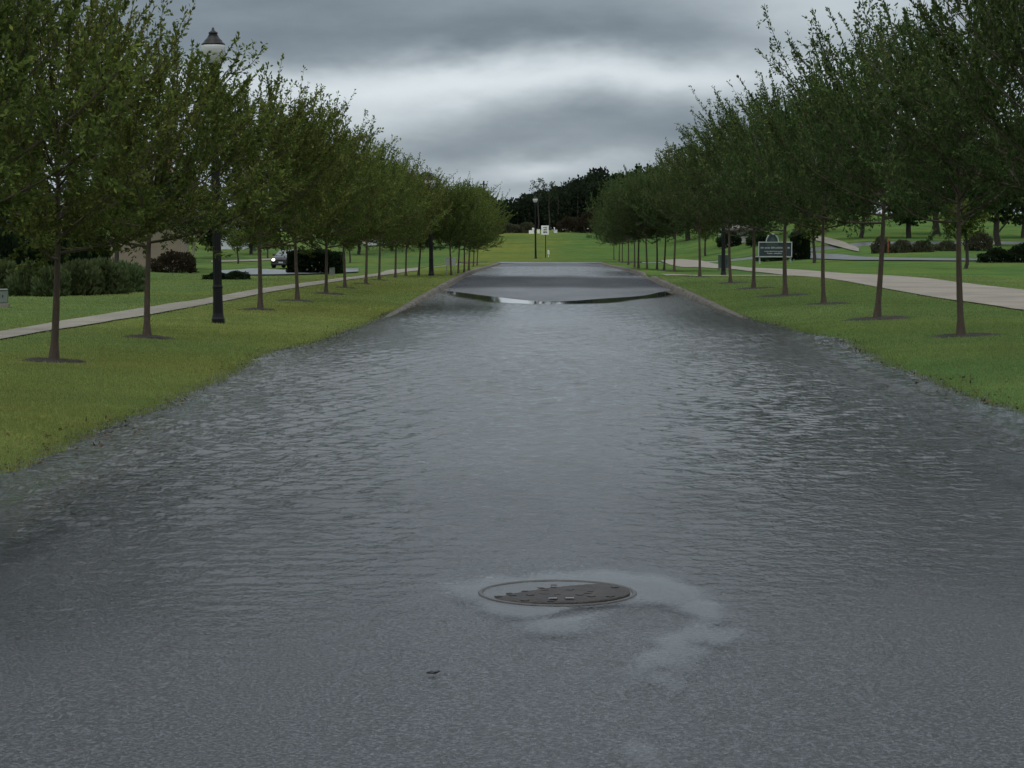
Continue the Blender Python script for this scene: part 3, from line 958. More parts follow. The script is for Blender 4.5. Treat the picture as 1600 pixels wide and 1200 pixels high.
# mulch rings: shallow dished discs of bark chips
for k, (tx, ty, r_) in enumerate(RINGS):
    V = [(0, 0, 0.02)]; Fm = []
    n = 28
    for ri, rad in enumerate((0.35, 0.7, 1.0)):
        for i in range(n):
            a = 2 * math.pi * i / n
            rr = r_ * rad * (1 + (0.14 * math.sin(3 * a + k) + random.uniform(-0.14, 0.14)) * rad)
            x_, y_ = rr * math.cos(a), rr * math.sin(a)
            gz = float(ground(tx + x_, ty + y_, False)) - float(ground(tx, ty, False))
            V.append((x_, y_, gz + (0.018, 0.010, -0.020)[ri] + random.uniform(-0.008, 0.012)))
    for i in range(n):
        j = (i + 1) % n
        Fm.append((0, 1 + i, 1 + j))
        Fm.append((1 + i, 1 + n + i, 1 + n + j)); Fm.append((1 + i, 1 + n + j, 1 + j))
        Fm.append((1 + n + i, 1 + 2 * n + i, 1 + 2 * n + j)); Fm.append((1 + n + i, 1 + 2 * n + j, 1 + n + j))
    tag(obj("mulch_bed", mesh_np("mulch_bed", V, np.array(Fm), [M["mulch"]]), loc=(tx, ty, float(ground(tx, ty, False)) + 0.004)), kind="structure")

tag(grass("verge_grass", 260000, (-13.0, KL - 0.1), (13.0, 75.0), 0.024), "short olive green grass on the left verge down to the flood", "grass", kind="stuff")
tag(grass("verge_grass", 300000, (KR + 0.1, 15.0), (15.5, 80.0), 0.024), "short green grass on the right verge down to the flood", "grass", kind="stuff")


# leaf and twig litter washed up along the flood's edges and in the gutters
def litter(name, side, n, yr, label, cat):
    y = yr[0] * (yr[1] / yr[0]) ** rng.random(n)
    xs_ = np.linspace(0.0, 1.6, 60)
    edge_x = np.array([np.interp(0.004, ground((KL - xs_) if side < 0 else (KR + xs_), np.full(60, yy_), False), xs_) for yy_ in y])
    edge_x = np.where(y > 43, 0.0, edge_x)
    clump = wob(y * 0.9, y * 0, 91 + side, 1.0)
    d = edge_x + rng.normal(-0.06, 0.13, n) * (1 + 0.8 * np.clip(clump, 0, 1))
    keep = rng.random(n) < np.clip(0.35 + 0.5 * clump, 0.08, 1)
    x = (KL - d) if side < 0 else (KR + d)
    x, y = x[keep], y[keep]; n = len(x)
    z = np.maximum(np.where((x > KL) & (x < KR), road_z(x, y), ground(x, y, False)) + 0.012, 0.008)
    P = np.stack([x, y, z], -1)
    D = np.stack([rng.normal(0, 1, n), rng.normal(0, 1, n), rng.normal(0.1, 0.25, n)], -1)
    D /= np.linalg.norm(D, axis=1, keepdims=True)
    S = np.cross(D, np.array([0, 0, 1.0]) + rng.normal(0, 0.3, (n, 3))); S /= np.linalg.norm(S, axis=1, keepdims=True)
    sz = rng.uniform(0.02, 0.055, (n, 1)); wd = rng.uniform(0.2, 0.6, (n, 1))
    V = np.stack([P, P + D * sz * 0.5 + S * sz * wd * 0.5, P + D * sz, P + D * sz * 0.5 - S * sz * wd * 0.5], 1)
    o = obj(name, mesh_np(name, V.reshape(-1, 3), np.arange(4 * n).reshape(-1, 4), [M["litter"]], attrs={"rnd": np.repeat(rng.random(n), 4)}))
    return tag(o, label, cat, kind="stuff")


M["litter"] = foliage_mat("leaf_litter", (0.030, 0.022, 0.014), (0.085, 0.062, 0.036), (0.19, 0.15, 0.085), ojit=0.0)
litter("leaf_litter", 1, 5200, (15.0, 75.0), "brown leaf litter washed up along the right waterline", "leaf litter")
litter("leaf_litter", -1, 3600, (13.0, 70.0), "brown leaf litter washed up along the left waterline", "leaf litter")

# broad crowned background trees, shrubs, hedges ------------------------------------------------
def lobed_crown(seed, H, hc, Rc, n, leaf, lobes=16):
    r = np.random.default_rng(seed)
    c = np.array([0, 0, (H + hc) / 2]); hz = (H - hc) / 2
    P, D = [], []
    for i in range(lobes):
        d = r.normal(0, 1, 3); d /= np.linalg.norm(d)
        rad = r.uniform(0.35, 0.62)
        cen = c + d * np.array([Rc, Rc, hz]) * (1 - rad) * r.uniform(0.75, 1.05)
        k = n // lobes
        q = r.normal(0, 1, (k, 3)); q /= np.linalg.norm(q, axis=1, keepdims=True)
        s = r.uniform(0.55, 1.08, (k, 1)) ** 0.5
        P.append(cen + q * s * rad * np.array([Rc, Rc, hz])); D.append(q + np.array([0, 0, 0.3]))
    return leaves(np.concatenate(P), np.concatenate(D), leaf, r, 0.6, 0.7)


def big_tree_proto(seed, H, hc, Rc, mat, n=5200, leaf=0.30, bark="bark_dark", stems=1):
    r = np.random.default_rng(seed)
    WV, WF, nb = [], [], 0
    for s_ in range(stems):
        a0 = s_ * 6.28 / max(1, stems) + 0.4
        off = 0.0 if stems == 1 else 0.06 * H
        z = np.linspace(-0.1, 0.75 * H, 8)
        P = np.stack([math.cos(a0) * off * (0.2 + z / H * 2.4) * (stems > 1) + 0.03 * H * np.sin(z / H * 3 + seed) * (z > 0), math.sin(a0) * off * (0.2 + z / H * 2.4) * (stems > 1) + 0 * z, z], -1)
        V, Fq = tube_np(P, (0.028 if stems == 1 else 0.014) * H * (1 - 0.8 * np.clip(z / (0.78 * H), 0, 1)), 7)
        WV.append(V); WF.append(Fq + nb); nb += len(V)
        for k in range(7):
            z0 = hc * 0.8 + (0.7 * H - hc * 0.8) * k / 7
            a = k * 2.4 + s_; s = np.linspace(0, 1, 4)
            q0 = np.array([np.interp(z0, z, P[:, 0]), np.interp(z0, z, P[:, 1]), z0])
            Q = q0 + np.stack([s * Rc * 0.7 * math.cos(a), s * Rc * 0.7 * math.sin(a), s * Rc * 0.6], -1)
            V, Fq = tube_np(Q, 0.009 * H * (1 - 0.7 * s), 4)
            WV.append(V); WF.append(Fq + nb); nb += len(V)
    lv, lf, rn = lobed_crown(seed, H, hc, Rc, n, leaf)
    return mesh_np("trunk", np.concatenate(WV), np.concatenate(WF), [M[bark]], True), mesh_np("crown", lv, lf, [mat], False, {"rnd": rn})


BT = [big_tree_proto(500 + i, 7.5 + 0.6 * i, 0.9, 3.2, M["leaf_dark"]) for i in range(3)]
ST = [big_tree_proto(520 + i, 4.2, 1.5, 1.5, M["leaf_left"], 3000, 0.16) for i in range(2)]
CM = big_tree_proto(540, 4.6, 1.7, 1.9, M["leaf_dark"], 4200, 0.17, "bark_pale", 4)
bgt = [(-60, 418, 0, 1.0, "broad dark tree behind the bushes at the far left edge"), (40, 412, 1, 0.95, "broad dark tree in front of the brown brick house"),
       (130, 413, 2, 0.85, "broad dark tree between the brick house and the tan house"), (262, 410, 0, 0.85, "broad dark tree beside the tan house, behind the brown hedge"),
       (335, 404, 1, 0.75, "dark tree behind the near lamp post, across the side street"), (392, 398, 2, 0.7, "dark tree on the far lawn left of the parked car"),
       (560, 398, 1, 0.75, "dark tree on the far left lawn beyond the trimmed hedge"), (612, 392, 0, 0.8, "dark tree on the far left lawn, nearer the road end"),
       (668, 386, 2, 0.9, "dark tree behind the far end of the left row"), (735, 374, 1, 0.75, "tall dark tree left of the far lawn"),
       (1010, 372, 0, 1.0, "tall dark tree right of the far lawn"), (1075, 376, 2, 1.1, "dark tree behind the middle of the right row"),
       (1150, 380, 1, 0.9, "dark tree behind the community sign"), (1345, 372, 0, 0.8, "dark tree beside the concrete driveway"),
       (1420, 372, 2, 0.85, "dark tree above the pale shrubs on the right"), (1560, 384, 1, 1.0, "dark tree above the round bushes at the right edge"), (1640, 392, 0, 1.0, "dark tree behind the bushes, cut by the right edge"),
       (1465, 366, 1, 1.2, "tall dark tree on the rise just left of the nearest right trunk"), (1245, 368, 2, 1.2, "tall dark tree on the rise behind the square hedge"), (1600, 372, 2, 1.2, "tall dark tree on the rise at the right edge")]
for px, py, k, s, lab in bgt:
    place_tree("background_tree", BT[k], at(px, py), random.uniform(0, 6.28), s, lab, "broad trees behind the street rows")
for px, py, k, s, lab in [(186, 441, 0, 0.75, "thin young tree standing at the right end of the left bushes"), (372, 412, 1, 0.7, "thin young tree on the lawn beyond the side street, near the lamp post"),
                          (419, 405, 0, 0.7, "thin young tree left of the oncoming car"), (1272, 411, 1, 0.9, "thin young tree right of the square green hedge"), (1508, 420, 0, 0.8, "thin young tree just behind the nearest right trunk"),
                          (547, 411, 1, 0.7, "thin young tree right of the trimmed hedge by the side street"), (1102, 400, 0, 0.8, "slender tree on the lawn above the tan cart path")]:
    place_tree("sapling", ST[k], at(px, py), random.uniform(0, 6.28), s, lab, "thin young trees on the lawns")
place_tree("multi_stem_tree", CM, at(297, 425), 0.5, 0.8, "tree with several pale bare stems beside the brown hedge", None)


def shrub_proto(seed, n, leaf, mat, boxy=0.0, spiky=0.0):
    r = np.random.default_rng(seed)
    q = r.normal(0, 1, (n, 3)); q[:, 2] = np.abs(q[:, 2])
    if boxy:
        q = r.uniform(-1, 1, (n, 3)); q[:, 2] = np.abs(q[:, 2])
        ax_ = r.integers(0, 3, n); sg = np.where(r.random(n) < 0.5, -1.0, 1.0)
        q[np.arange(n), ax_] = np.where(ax_ == 2, 1.0, sg)
        P = q * (1 - 0.22 * r.random((n, 1)) ** 1.5) * (1 + 0.05 * np.sin(6 * q[:, [1, 2, 0]]))
    else:
        q /= np.linalg.norm(q, axis=1, keepdims=True)
        bump = 1 + 0.16 * np.sin(q[:, :1] * 5 + seed) * np.cos(q[:, 1:2] * 4 + seed) + 0.10 * np.sin(q[:, 2:] * 9 + 3 * q[:, :1])
        P = q * (r.uniform(0.35, 1.0, (n, 1)) ** 0.4) * bump
    D = q.copy(); D[:, 2] += 0.4 + spiky
    lv, lf, rn = leaves(P, D, leaf, r, 0.45, 0.45 if spiky else 0.7)
    st = MB()
    for k in range(5):
        a = k * 1.26 + seed
        st.tube([(0.05 * math.cos(a), 0.05 * math.sin(a), -0.06), (0.3 * math.cos(a), 0.3 * math.sin(a), 0.35), (0.55 * math.cos(a), 0.55 * math.sin(a), 0.7)], [0.03, 0.022, 0.01], 5)
    me = bpy.data.meshes.new("stem"); me.from_pydata(st.V, [], st.F); me.materials.append(M["bark_dark"])
    return me, mesh_np("foliage", lv, lf, [mat], False, {"rnd": rn})


SH = {"blue": [shrub_proto(600 + i, 5200, 0.24, M["leaf_blue"], spiky=0.7) for i in range(3)],
      "dark": [shrub_proto(610 + i, 3200, 0.13, M["leaf_hedge"]) for i in range(2)],
      "hedge": [shrub_proto(620, 7000, 0.16, M["leaf_hedge"], boxy=0.9)],
      "pale": [shrub_proto(630 + i, 2200, 0.15, M["leaf_pale"]) for i in range(2)],
      "red": [shrub_proto(640, 2600, 0.12, M["leaf_red"])]}


def shrub(name, kind, k, px, py, wpx, hpx, label, cat="bush", group=None, depth=None):
    g_ = at(px, py)
    s = pxm(g_.y)
    pr = SH[kind][k % len(SH[kind])]
    t = empty(name, g_, random.uniform(-0.2, 0.2))
    w = wpx * s / 2
    t.scale = (w, depth or w, hpx * s)
    obj("stem", pr[0], t); obj("foliage", pr[1], t)
    return tag(t, label, cat, group)


for i, (px, py, w, h, lab) in enumerate([(-10, 459, 110, 43, "grassy blue-green bush cut by the left edge"), (46, 462, 66, 42, "grassy blue-green bush second from the left edge, palest"),
                                         (80, 463, 58, 38, "low blue-green bush directly behind the nearest left trunk"), (118, 461, 88, 44, "blue-green bush right of the nearest left trunk"),
                                         (158, 459, 88, 43, "dark blue-green bush in the middle of the left bushes"), (196, 456, 62, 38, "rightmost blue-green bush of the left bushes")]):
    shrub("bush", "blue", i, px, py, w, h, lab, group="blue-green bushes on the left lawn")
for i, (px, py, w, h, lab) in enumerate([(8, 428, 76, 62, "dark bush behind the blue-green bushes by the brick house"), (60, 427, 70, 52, "dark bush behind the nearest left trunk, before the brick house"),
                                         (108, 428, 76, 58, "dark bush between the brick house and the tan house, left of two"), (146, 426, 56, 50, "dark bush touching the left end of the tan house")]):
    shrub("bush", "dark", i, px, py, w, h, lab)
shrub("bush", "dark", 1, 1140, 386, 40, 20, "dark bush left of the white house behind the right row")
shrub("bush", "dark", 0, 1185, 384, 36, 18, "dark bush right of the white house behind the right row")
shrub("hedge", "red", 0, 272, 426, 74, 30, "brownish clipped hedge beside the pale stemmed tree", "hedge")
shrub("low_hedge", "dark", 0, 338, 437, 40, 11, "low dark hedge behind the near lamp post, left half", "hedge")
shrub("low_hedge", "dark", 1, 370, 437, 44, 12, "low dark hedge behind the near lamp post, right half", "hedge")
shrub("hedge", "hedge", 0, 494, 428, 64, 32, "dark trimmed hedge beside the oncoming car", "hedge", depth=1.2)
shrub("hedge", "hedge", 0, 1250, 406, 27, 36, "square dark hedge right of the community sign", "hedge")
for i, (px, py, w, h, lab) in enumerate([(1376, 396, 30, 22, "pale shrub by the orange post"), (1408, 395, 34, 18, "pale flowering shrub in the middle of the right bed"), (1440, 394, 40, 15, "pale low shrub at the right of the shrub bed"),
                                         (1478, 392, 34, 14, "pale low shrub just left of the nearest right trunk"), (1530, 392, 44, 26, "pale shrub just right of the nearest right trunk")]):
    shrub("shrub", "pale", i, px, py, w, h, lab, group="pale shrubs along the right side street")
for i, (px, py, w, h, lab) in enumerate([(1556, 410, 52, 20, "round dark bush at the right edge, left of two"), (1598, 410, 56, 25, "round dark bush at the right edge, cut by the frame")]):
    shrub("bush", "dark", i, px, py, w, h, lab)
for i, (px, py, w, h) in enumerate([(796, 364, 34, 13), (822, 364, 30, 15), (770, 366, 34, 14)]):
    shrub("brush", "pale", i, px, py, w, h, ["pale brush clump on the crest left of the far lamp post", "pale brush clump on the crest touching the far lamp post", "pale brush clump on the crest nearest the left row"][i], group="pale brush on the far crest")
shrub("bush", "red", 0, 925, 364, 50, 34, "reddish brown bush at the foot of the far wood")
shrub("bush", "red", 0, 888, 363, 36, 22, "low reddish bush at the wood edge right of the speed sign")

# far woodland: one mass of trees
P_, D_, sc_ = [], [], []
r = np.random.default_rng(900)
prof_x = [-400, 500, 640, 735, 770, 800, 825, 850, 880, 900, 925, 960, 1010, 1100, 1200, 1400, 2200]
prof_y = [318, 318, 315, 306, 314, 317, 306, 302, 291, 282, 273, 268, 264, 262, 262, 285, 300]
WVs, WFs, nb = [], [], 0
for i in range(210):
    px = r.uniform(-380, 2150) if i > 90 else r.uniform(690, 1080)
    Y0 = r.uniform(430, 500)
    X0 = (px - 851) / FPX * Y0
    z0 = float(ground(X0, Y0))
    top = CAM_H + (371 - np.interp(px, prof_x, prof_y) - r.uniform(-4, 14)) * Y0 / FPX
    H = max(4.0, top - z0)
    Rc = r.uniform(1.8, 3.4)
    k = 620
    q = r.normal(0, 1, (k, 3)); q /= np.linalg.norm(q, axis=1, keepdims=True)
    bump = 1 + 0.22 * np.sin(q[:, :1] * 4 + i) * np.cos(q[:, 2:] * 5 + i * 2)
    c = np.array([X0, Y0, z0 + H * 0.55])
    P_.append(c + q * bump * (r.uniform(0.5, 1, (k, 1)) ** 0.4) * np.array([Rc, Rc, H * 0.45])); D_.append(q + np.array([0, 0, 0.4]))
    z = np.linspace(-0.2, H * 0.8, 4)
    V, Fq = tube_np(np.stack([X0 + 0 * z, Y0 + 0 * z, z0 + z], -1), 0.16 * (1 - 0.7 * z / H), 5)
    WVs.append(V); WFs.append(Fq + nb); nb += len(V)
lv, lf, rn = leaves(np.concatenate(P_), np.concatenate(D_), 0.62, r, 0.6, 0.8)
wt_ = np.concatenate(WVs)
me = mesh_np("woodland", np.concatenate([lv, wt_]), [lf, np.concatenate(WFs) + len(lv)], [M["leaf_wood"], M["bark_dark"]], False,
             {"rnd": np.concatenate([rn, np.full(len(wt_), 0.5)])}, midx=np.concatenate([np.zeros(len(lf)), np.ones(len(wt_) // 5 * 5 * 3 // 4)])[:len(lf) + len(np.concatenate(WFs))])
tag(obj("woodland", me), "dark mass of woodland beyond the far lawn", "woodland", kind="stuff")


# two taller spindly trees over the far wood
def spindly(px, top_py, label):
    Y0 = 415.0; X0 = (px - 851) / FPX * Y0; z0 = float(ground(X0, Y0)); H = CAM_H + (371 - top_py) * Y0 / FPX - z0
    r = np.random.default_rng(int(px))
    t = empty("tall_tree", (X0, Y0, z0))
    b = MB(); z = np.linspace(-0.2, H, 6)
    b.tube(np.stack([0.1 * np.sin(z), 0 * z, z], -1), 0.14 * (1 - 0.8 * z / H) + 0.01, 6)
    P, D = [], []
    for k in range(12):
        a = k * 2.4; z1 = H * (0.62 + 0.36 * k / 12)
        L = H * 0.16
        b.tube([(0, 0, z1), (L * 0.6 * math.cos(a), L * 0.6 * math.sin(a), z1 + L * 0.5), (L * math.cos(a), L * math.sin(a), z1 + L)], [0.04, 0.03, 0.015], 4)
        n = 26
        P.append(np.array([L * 0.9 * math.cos(a), L * 0.9 * math.sin(a), z1 + L * 0.85]) + r.normal(0, 0.28, (n, 3))); D.append(r.normal(0, 1, (n, 3)))
    b.build("trunk", M["bark_dark"], t)
    lv, lf, rn = leaves(np.concatenate(P), np.concatenate(D), 0.34, r)
    obj("crown", mesh_np("crown", lv, lf, [M["leaf_dark"]], False, {"rnd": rn}), t)
    tag(t, label, "tree", "spindly trees at the wood edge")


spindly(841, 288, "spindly tree rising right behind the far lamp globe")
spindly(858, 293, "spindly tree rising above the wood over the speed sign")


# ------------------------------------------------------------------ lamps
def lamp(px, py, H, label, sc=1.0, banners=False):
    g_ = at(px, py)
    t = empty("street_lamp", g_)
    t.rotation_euler = (0, R(-0.5), 0)
    q = MB()
    q.lathe([(0.105, -0.05), (0.105, 0.07), (0.095, 0.10), (0.084, 0.16), (0.078, 0.36), (0.076, 0.55), (0.082, 0.58), (0.074, 0.62)], 20)
    q.build("base", M["black_metal"], t, False)
    q = MB(); q.lathe([(0.070, 0.62), (0.066, 1.6), (0.056, H - 0.78)], 24, flute=0.12)
    q.build("post", M["black_metal"], t)
    q = MB(); z = H - 0.78
    q.lathe([(0.062, z), (0.095, z + 0.02), (0.095, z + 0.05), (0.06, z + 0.08), (0.085, z + 0.15), (0.115, z + 0.19), (0.115, z + 0.21), (0.09, z + 0.22)], 20)
    q.build("neck", M["black_metal"], t, True)
    q = MB(); z = H - 0.56
    q.lathe([(0.088, z), (0.13, z + 0.035), (0.17, z + 0.11), (0.192, z + 0.19), (0.195, z + 0.25), (0.183, z + 0.285)], 28)
    q.build("globe", M["globe"], t, True)
    q = MB(); z = H - 0.277
    q.lathe([(0.190, z), (0.185, z + 0.02), (0.15, z + 0.045), (0.145, z + 0.065), (0.10, z + 0.11), (0.065, z + 0.17), (0.075, z + 0.185), (0.07, z + 0.20), (0.03, z + 0.225), (0.012, z + 0.277)], 24)
    q.build("cap", M["black_metal"], t, True)
    return tag(t, label, "street lamp", "black post-top street lamps")


lamp(341, 505, 4.70, "tall black street lamp with white globe rising through the left trees")
lamp(674, 431, 3.55, "far black street lamp post standing in the left tree row")
lamp(1130.4, 430.5, 5.75, "black street lamp behind the right tree row, beside the green utility box")
far_lamp = lamp(837, 404, 5.0, "distant black street lamp at the road end before the lawn")
fl = far_lamp.location
for dxp, dzp, w, h in ((-6.2, 41.5, 8.0, 5.5), (-3.5, 46, 3.5, 4), (4.6, 42, 4.0, 6.2)):
    s = pxm(fl.y)
    q = MB(); q.box((dxp * s, -0.10, dzp * s), (w * s, 0.012, h * s))
    q.build("name_plate", M["white_paint"], far_lamp)

# speed-limit style sign at the road end
g_ = at(852.5, 403)
s = pxm(g_.y)
t = empty("road_sign", g_)
q = MB(); q.box((0, 0, 24 * s), (0.07, 0.05, 49 * s)); q.build("post", M["black_metal"], t)
q = MB(); q.box((-1.0 * s, -0.045, 43 * s), (11.6 * s, 0.012, 14.2 * s), bev=0.004); pl = q.build("plate", M["white_paint"], t)
for (cx_, cz_, w, h, ti) in ((-3.1, 47.2, 1.0, 1.5, 0), (-1.6, 47.2, 1.0, 1.5, 0), (-0.1, 47.2, 1.0, 1.5, 0), (1.4, 47.2, 1.0, 1.5, 0), (-1.2, 44.0, 4.6, 1.3, 0.45), (1.6, 44.5, 0.9, 1.8, 0),
                             (-1.0, 41.6, 5.0, 0.7, 0.2), (-2.3, 39.4, 2.6, 1.9, 0), (1.0, 39.8, 2.8, 1.7, -0.15)):
    b = MB(); b.box((cx_ * s, -0.056, cz_ * s), (w * s, 0.006, h * s), tilt=-ti); b.build("lettering", M["ink"], pl)
tag(t, "white rectangular traffic sign on a dark post at the road end", "sign")
g_ = at(857, 402.5)
q = MB(); q.box((0, 0, 0.10), (0.05, 0.05, 0.36)); q.box((0, -0.03, 0.42), (0.15, 0.05, 0.34), bev=0.01)
o = q.build("marker", M["white_paint"], None, loc=g_); tag(o, "small white marker beside the foot of the far traffic sign", "marker")
g_ = at(868, 364.5)
q = MB(); q.box((0, 0, 0.16), (0.40, 0.3, 0.36), bev=0.05); q.box((0, 0, 0.36), (0.44, 0.34, 0.05), bev=0.01)
tag(q.build("white_box", M["siding"], None, loc=g_), "small whitish box on the crest right of the traffic sign", "box")

# white notice by the left row
g_ = at(704, 429.0); s = pxm(g_.y)
t = empty("notice_board", g_ + Vector((0, -0.25, 0)))
for sx in (-5.6, 5.6):
    q = MB(); q.box((sx * s, 0, 6 * s), (0.03, 0.03, 14 * s)); q.build("leg", M["sign_grey"], t)
q = MB(); q.box((-2.0 * s * 0, -0.03, 20 * s), (16.5 * s, 0.02, 11.5 * s), bev=0.004); q.build("board", M["white_paint"], t)
tag(t, "small white notice board in the left tree row", "notice board")

# community sign on the right
g_ = at(1211, 411.5); s = pxm(g_.y)
t = empty("community_sign", g_, R(-4))
bw, bh, zc = 51 * s, 22.5 * s, 21.5 * s
for sx in (-1, 1):
    q = MB(); q.box((sx * bw * 0.47, 0.05, 15 * s), (0.09, 0.09, 34 * s), bev=0.01); q.build("post", M["sign_grey"], t)
q = MB(); q.box((0, -0.03, zc), (bw, 0.07, bh), bev=0.006); bo = q.build("board", M["sign_dark"], t)
q = MB()
fw = 0.055
q.box((0, -0.075, zc + bh / 2), (bw + fw, 0.05, fw)); q.box((0, -0.075, zc - bh / 2), (bw + fw, 0.05, fw * 1.2))
for sx in (-1, 1): q.box((sx * bw / 2, -0.078, zc), (fw, 0.05, bh))
q.build("frame", M["sign_grey"], bo)
arc = [(math.cos(math.pi * i / 14), math.sin(math.pi * i / 14)) for i in range(15)]
aw, ah = 9.5 * s, 12.5 * s
q = MB(); q.extrude([(a * aw - 4.5 * s, zc + bh / 2 - 0.02 + b_ * ah) for a, b_ in arc], -0.06, 0.0); cr = q.build("crest", M["sign_dark"], t)
q = MB(); q.tube([(a * aw - 4.5 * s, -0.07, zc + bh / 2 + b_ * ah) for a, b_ in arc], [0.035] * 15, 6); q.build("crest_rim", M["sign_grey"], cr)
q = MB(); q.extrude([(-4.5 * s - 4 * s, zc + bh / 2 + 2 * s), (-4.5 * s + 5 * s, zc + bh / 2 + 2 * s), (-4.5 * s + 1 * s, zc + bh / 2 + 8.5 * s), (-4.5 * s - 1 * s, zc + bh / 2 + 6 * s)], -0.068, -0.061)
q.build("emblem", M["box_green"], cr)
q = MB(); q.box((-4.2 * s, -0.068, zc + 7.6 * s), (18 * s, 0.008, 6.0 * s)); q.build("green_panel", M["sign_green"], bo)
rr = random.Random(5)
for (z_, x0, x1, hh_) in ((2.6, -22, 22, 2.6), (-3.0, -16, 17, 1.5), (-6.0, -13, 13, 2.0)):
    x = x0; q = MB()
    while x < x1:
        if rr.random() < 0.16: x += 1.1; continue
        w = rr.uniform(0.5, 0.9); h_ = hh_ * rr.choice([0.7, 0.75, 1.0, 0.72, 1.15])
        q.box((x * s, -0.069, (zc / s + z_ + h_ / 2 - hh_ / 2) * s), (w * s, 0.006, h_ * s))
        if rr.random() < 0.6: q.box(((x + 0.45) * s, -0.0695, (zc / s + z_) * s), (0.9 * s, 0.006, 0.5 * s))
        x += w + rr.uniform(0.35, 0.6)
    tag(q.build("lettering", M["sign_grey"], bo), kind="stuff")
tag(t, "dark framed sign with arched crest and pale lettering behind the right trees", "sign")
shrub("low_hedge", "dark", 0, 1208, 408, 52, 9, "low dark planting under the framed sign", "hedge")


# utility boxes
def utility_box(px, py, wpx, hpx, mat, label):
    g_ = at(px, py); s = pxm(g_.y); w, h = wpx * s, hpx * s
    t = empty("utility_box", g_, 0.15)
    q = MB(); q.box((0, 0, 0.02), (w * 1.18, w * 1.1, 0.12), bev=0.01); q.build("plinth", M["concrete"], t)
    q = MB(); q.box((0, 0, 0.08 + h * 0.45), (w, w * 0.9, h * 0.9), bev=0.02); q.build("cabinet", mat, t)
    q = MB(); q.box((0, 0, 0.08 + h * 0.93), (w * 1.06, w * 0.97, h * 0.10), bev=0.02); q.build("lid", mat, t)
    q = MB(); q.box((w * 0.2, -w * 0.455, 0.08 + h * 0.5), (w * 0.06, 0.02, h * 0.16)); q.build("handle", M["black_metal"], t)
    tag(t, label, "utility box")


utility_box(1, 481, 22, 23, M["box_grey"], "grey-green utility box on the lawn at the left edge")
utility_box(1131, 421.5, 15, 21, M["box_green"], "green utility box beside the lamp post at the cart path")
utility_box(395, 393, 9, 9, M["box_green"], "small green utility box on the far left lawn")
utility_box(519, 431, 8, 9, M["box_grey"], "small grey-green utility box at the end of the trimmed hedge")
g_ = at(1387.5, 396.5); s = pxm(g_.y)
q = MB(); q.lathe([(0.04, -0.05), (0.04, 22 * s), (0.03, 24 * s), (0.0005, 25 * s)], 10)
tag(q.build("marker_post", M["orange"], None, loc=g_), "orange marker post among the pale shrubs", "post")


# ------------------------------------------------------------------ houses
def house(name, loc, rz, W, D, Hw, Hr, wall, label, wins=3):
    t = empty(name, loc, rz)
    q = MB(); q.box((0, 0, Hw / 2 - 0.2), (W, D, Hw + 0.4)); wl = q.build("wall", wall, t)
    q = MB()
    q.add([(-W / 2, -D / 2, Hw), (W / 2, -D / 2, Hw), (W / 2, D / 2, Hw), (-W / 2, D / 2, Hw), (-W / 2, 0, Hw + Hr), (W / 2, 0, Hw + Hr)], [(0, 4, 3), (1, 2, 5), (0, 1, 5, 4), (3, 4, 5, 2), (0, 3, 2, 1)])
    q.build("gable", wall, t)
    q = MB(); o_ = 0.45
    for sy in (-1, 1):
        a = (0, Hw + Hr + 0.10); b_ = (sy * (D / 2 + o_), Hw - o_ * Hr / (D / 2) + 0.10)
        V = [(-W / 2 - o_, a[0], a[1]), (W / 2 + o_, a[0], a[1]), (W / 2 + o_, b_[0], b_[1]), (-W / 2 - o_, b_[0], b_[1])]
        V += [(v[0], v[1], v[2] + 0.14) for v in V]
        q.add(V, [(0, 1, 2, 3), (4, 7, 6, 5), (0, 4, 5, 1), (1, 5, 6, 2), (2, 6, 7, 3), (3, 7, 4, 0)])
    rf = q.build("roof", M["roof"], t)
    q = MB(); q.box((W * 0.2, D * 0.1, Hw + Hr + 0.3), (0.7, 0.7, 1.2)); q.build("chimney", M["brick"], rf)
    for i in range(wins):
        x = -W / 2 + W * (i + 0.5) / wins
        if i == wins // 2:
            q = MB(); q.box((x, -D / 2 - 0.03, 1.02), (1.0, 0.07, 2.1)); d_ = q.build("door", M["trim"], t)
            q = MB(); q.box((x + 0.36, -D / 2 - 0.08, 1.0), (0.05, 0.05, 0.14)); q.build("handle", M["black_metal"], d_)
            continue
        q = MB(); q.box((x, -D / 2 - 0.02, 1.55), (1.3, 0.05, 1.4)); w_ = q.build("window", M["win"], t)
        q = MB()
        for sx in (-0.68, 0, 0.68): q.box((x + sx, -D / 2 - 0.05, 1.55), (0.07, 0.06, 1.48))
        for sz in (-0.72, 0.0, 0.72): q.box((x, -D / 2 - 0.052, 1.55 + sz), (1.28, 0.055, 0.07))
        q.build("frame", M["trim"], w_)
        q = MB(); q.box((x, -D / 2 - 0.09, 0.76), (1.5, 0.16, 0.07)); q.build("sill", M["trim"], w_)
    tag(t, label, "house")


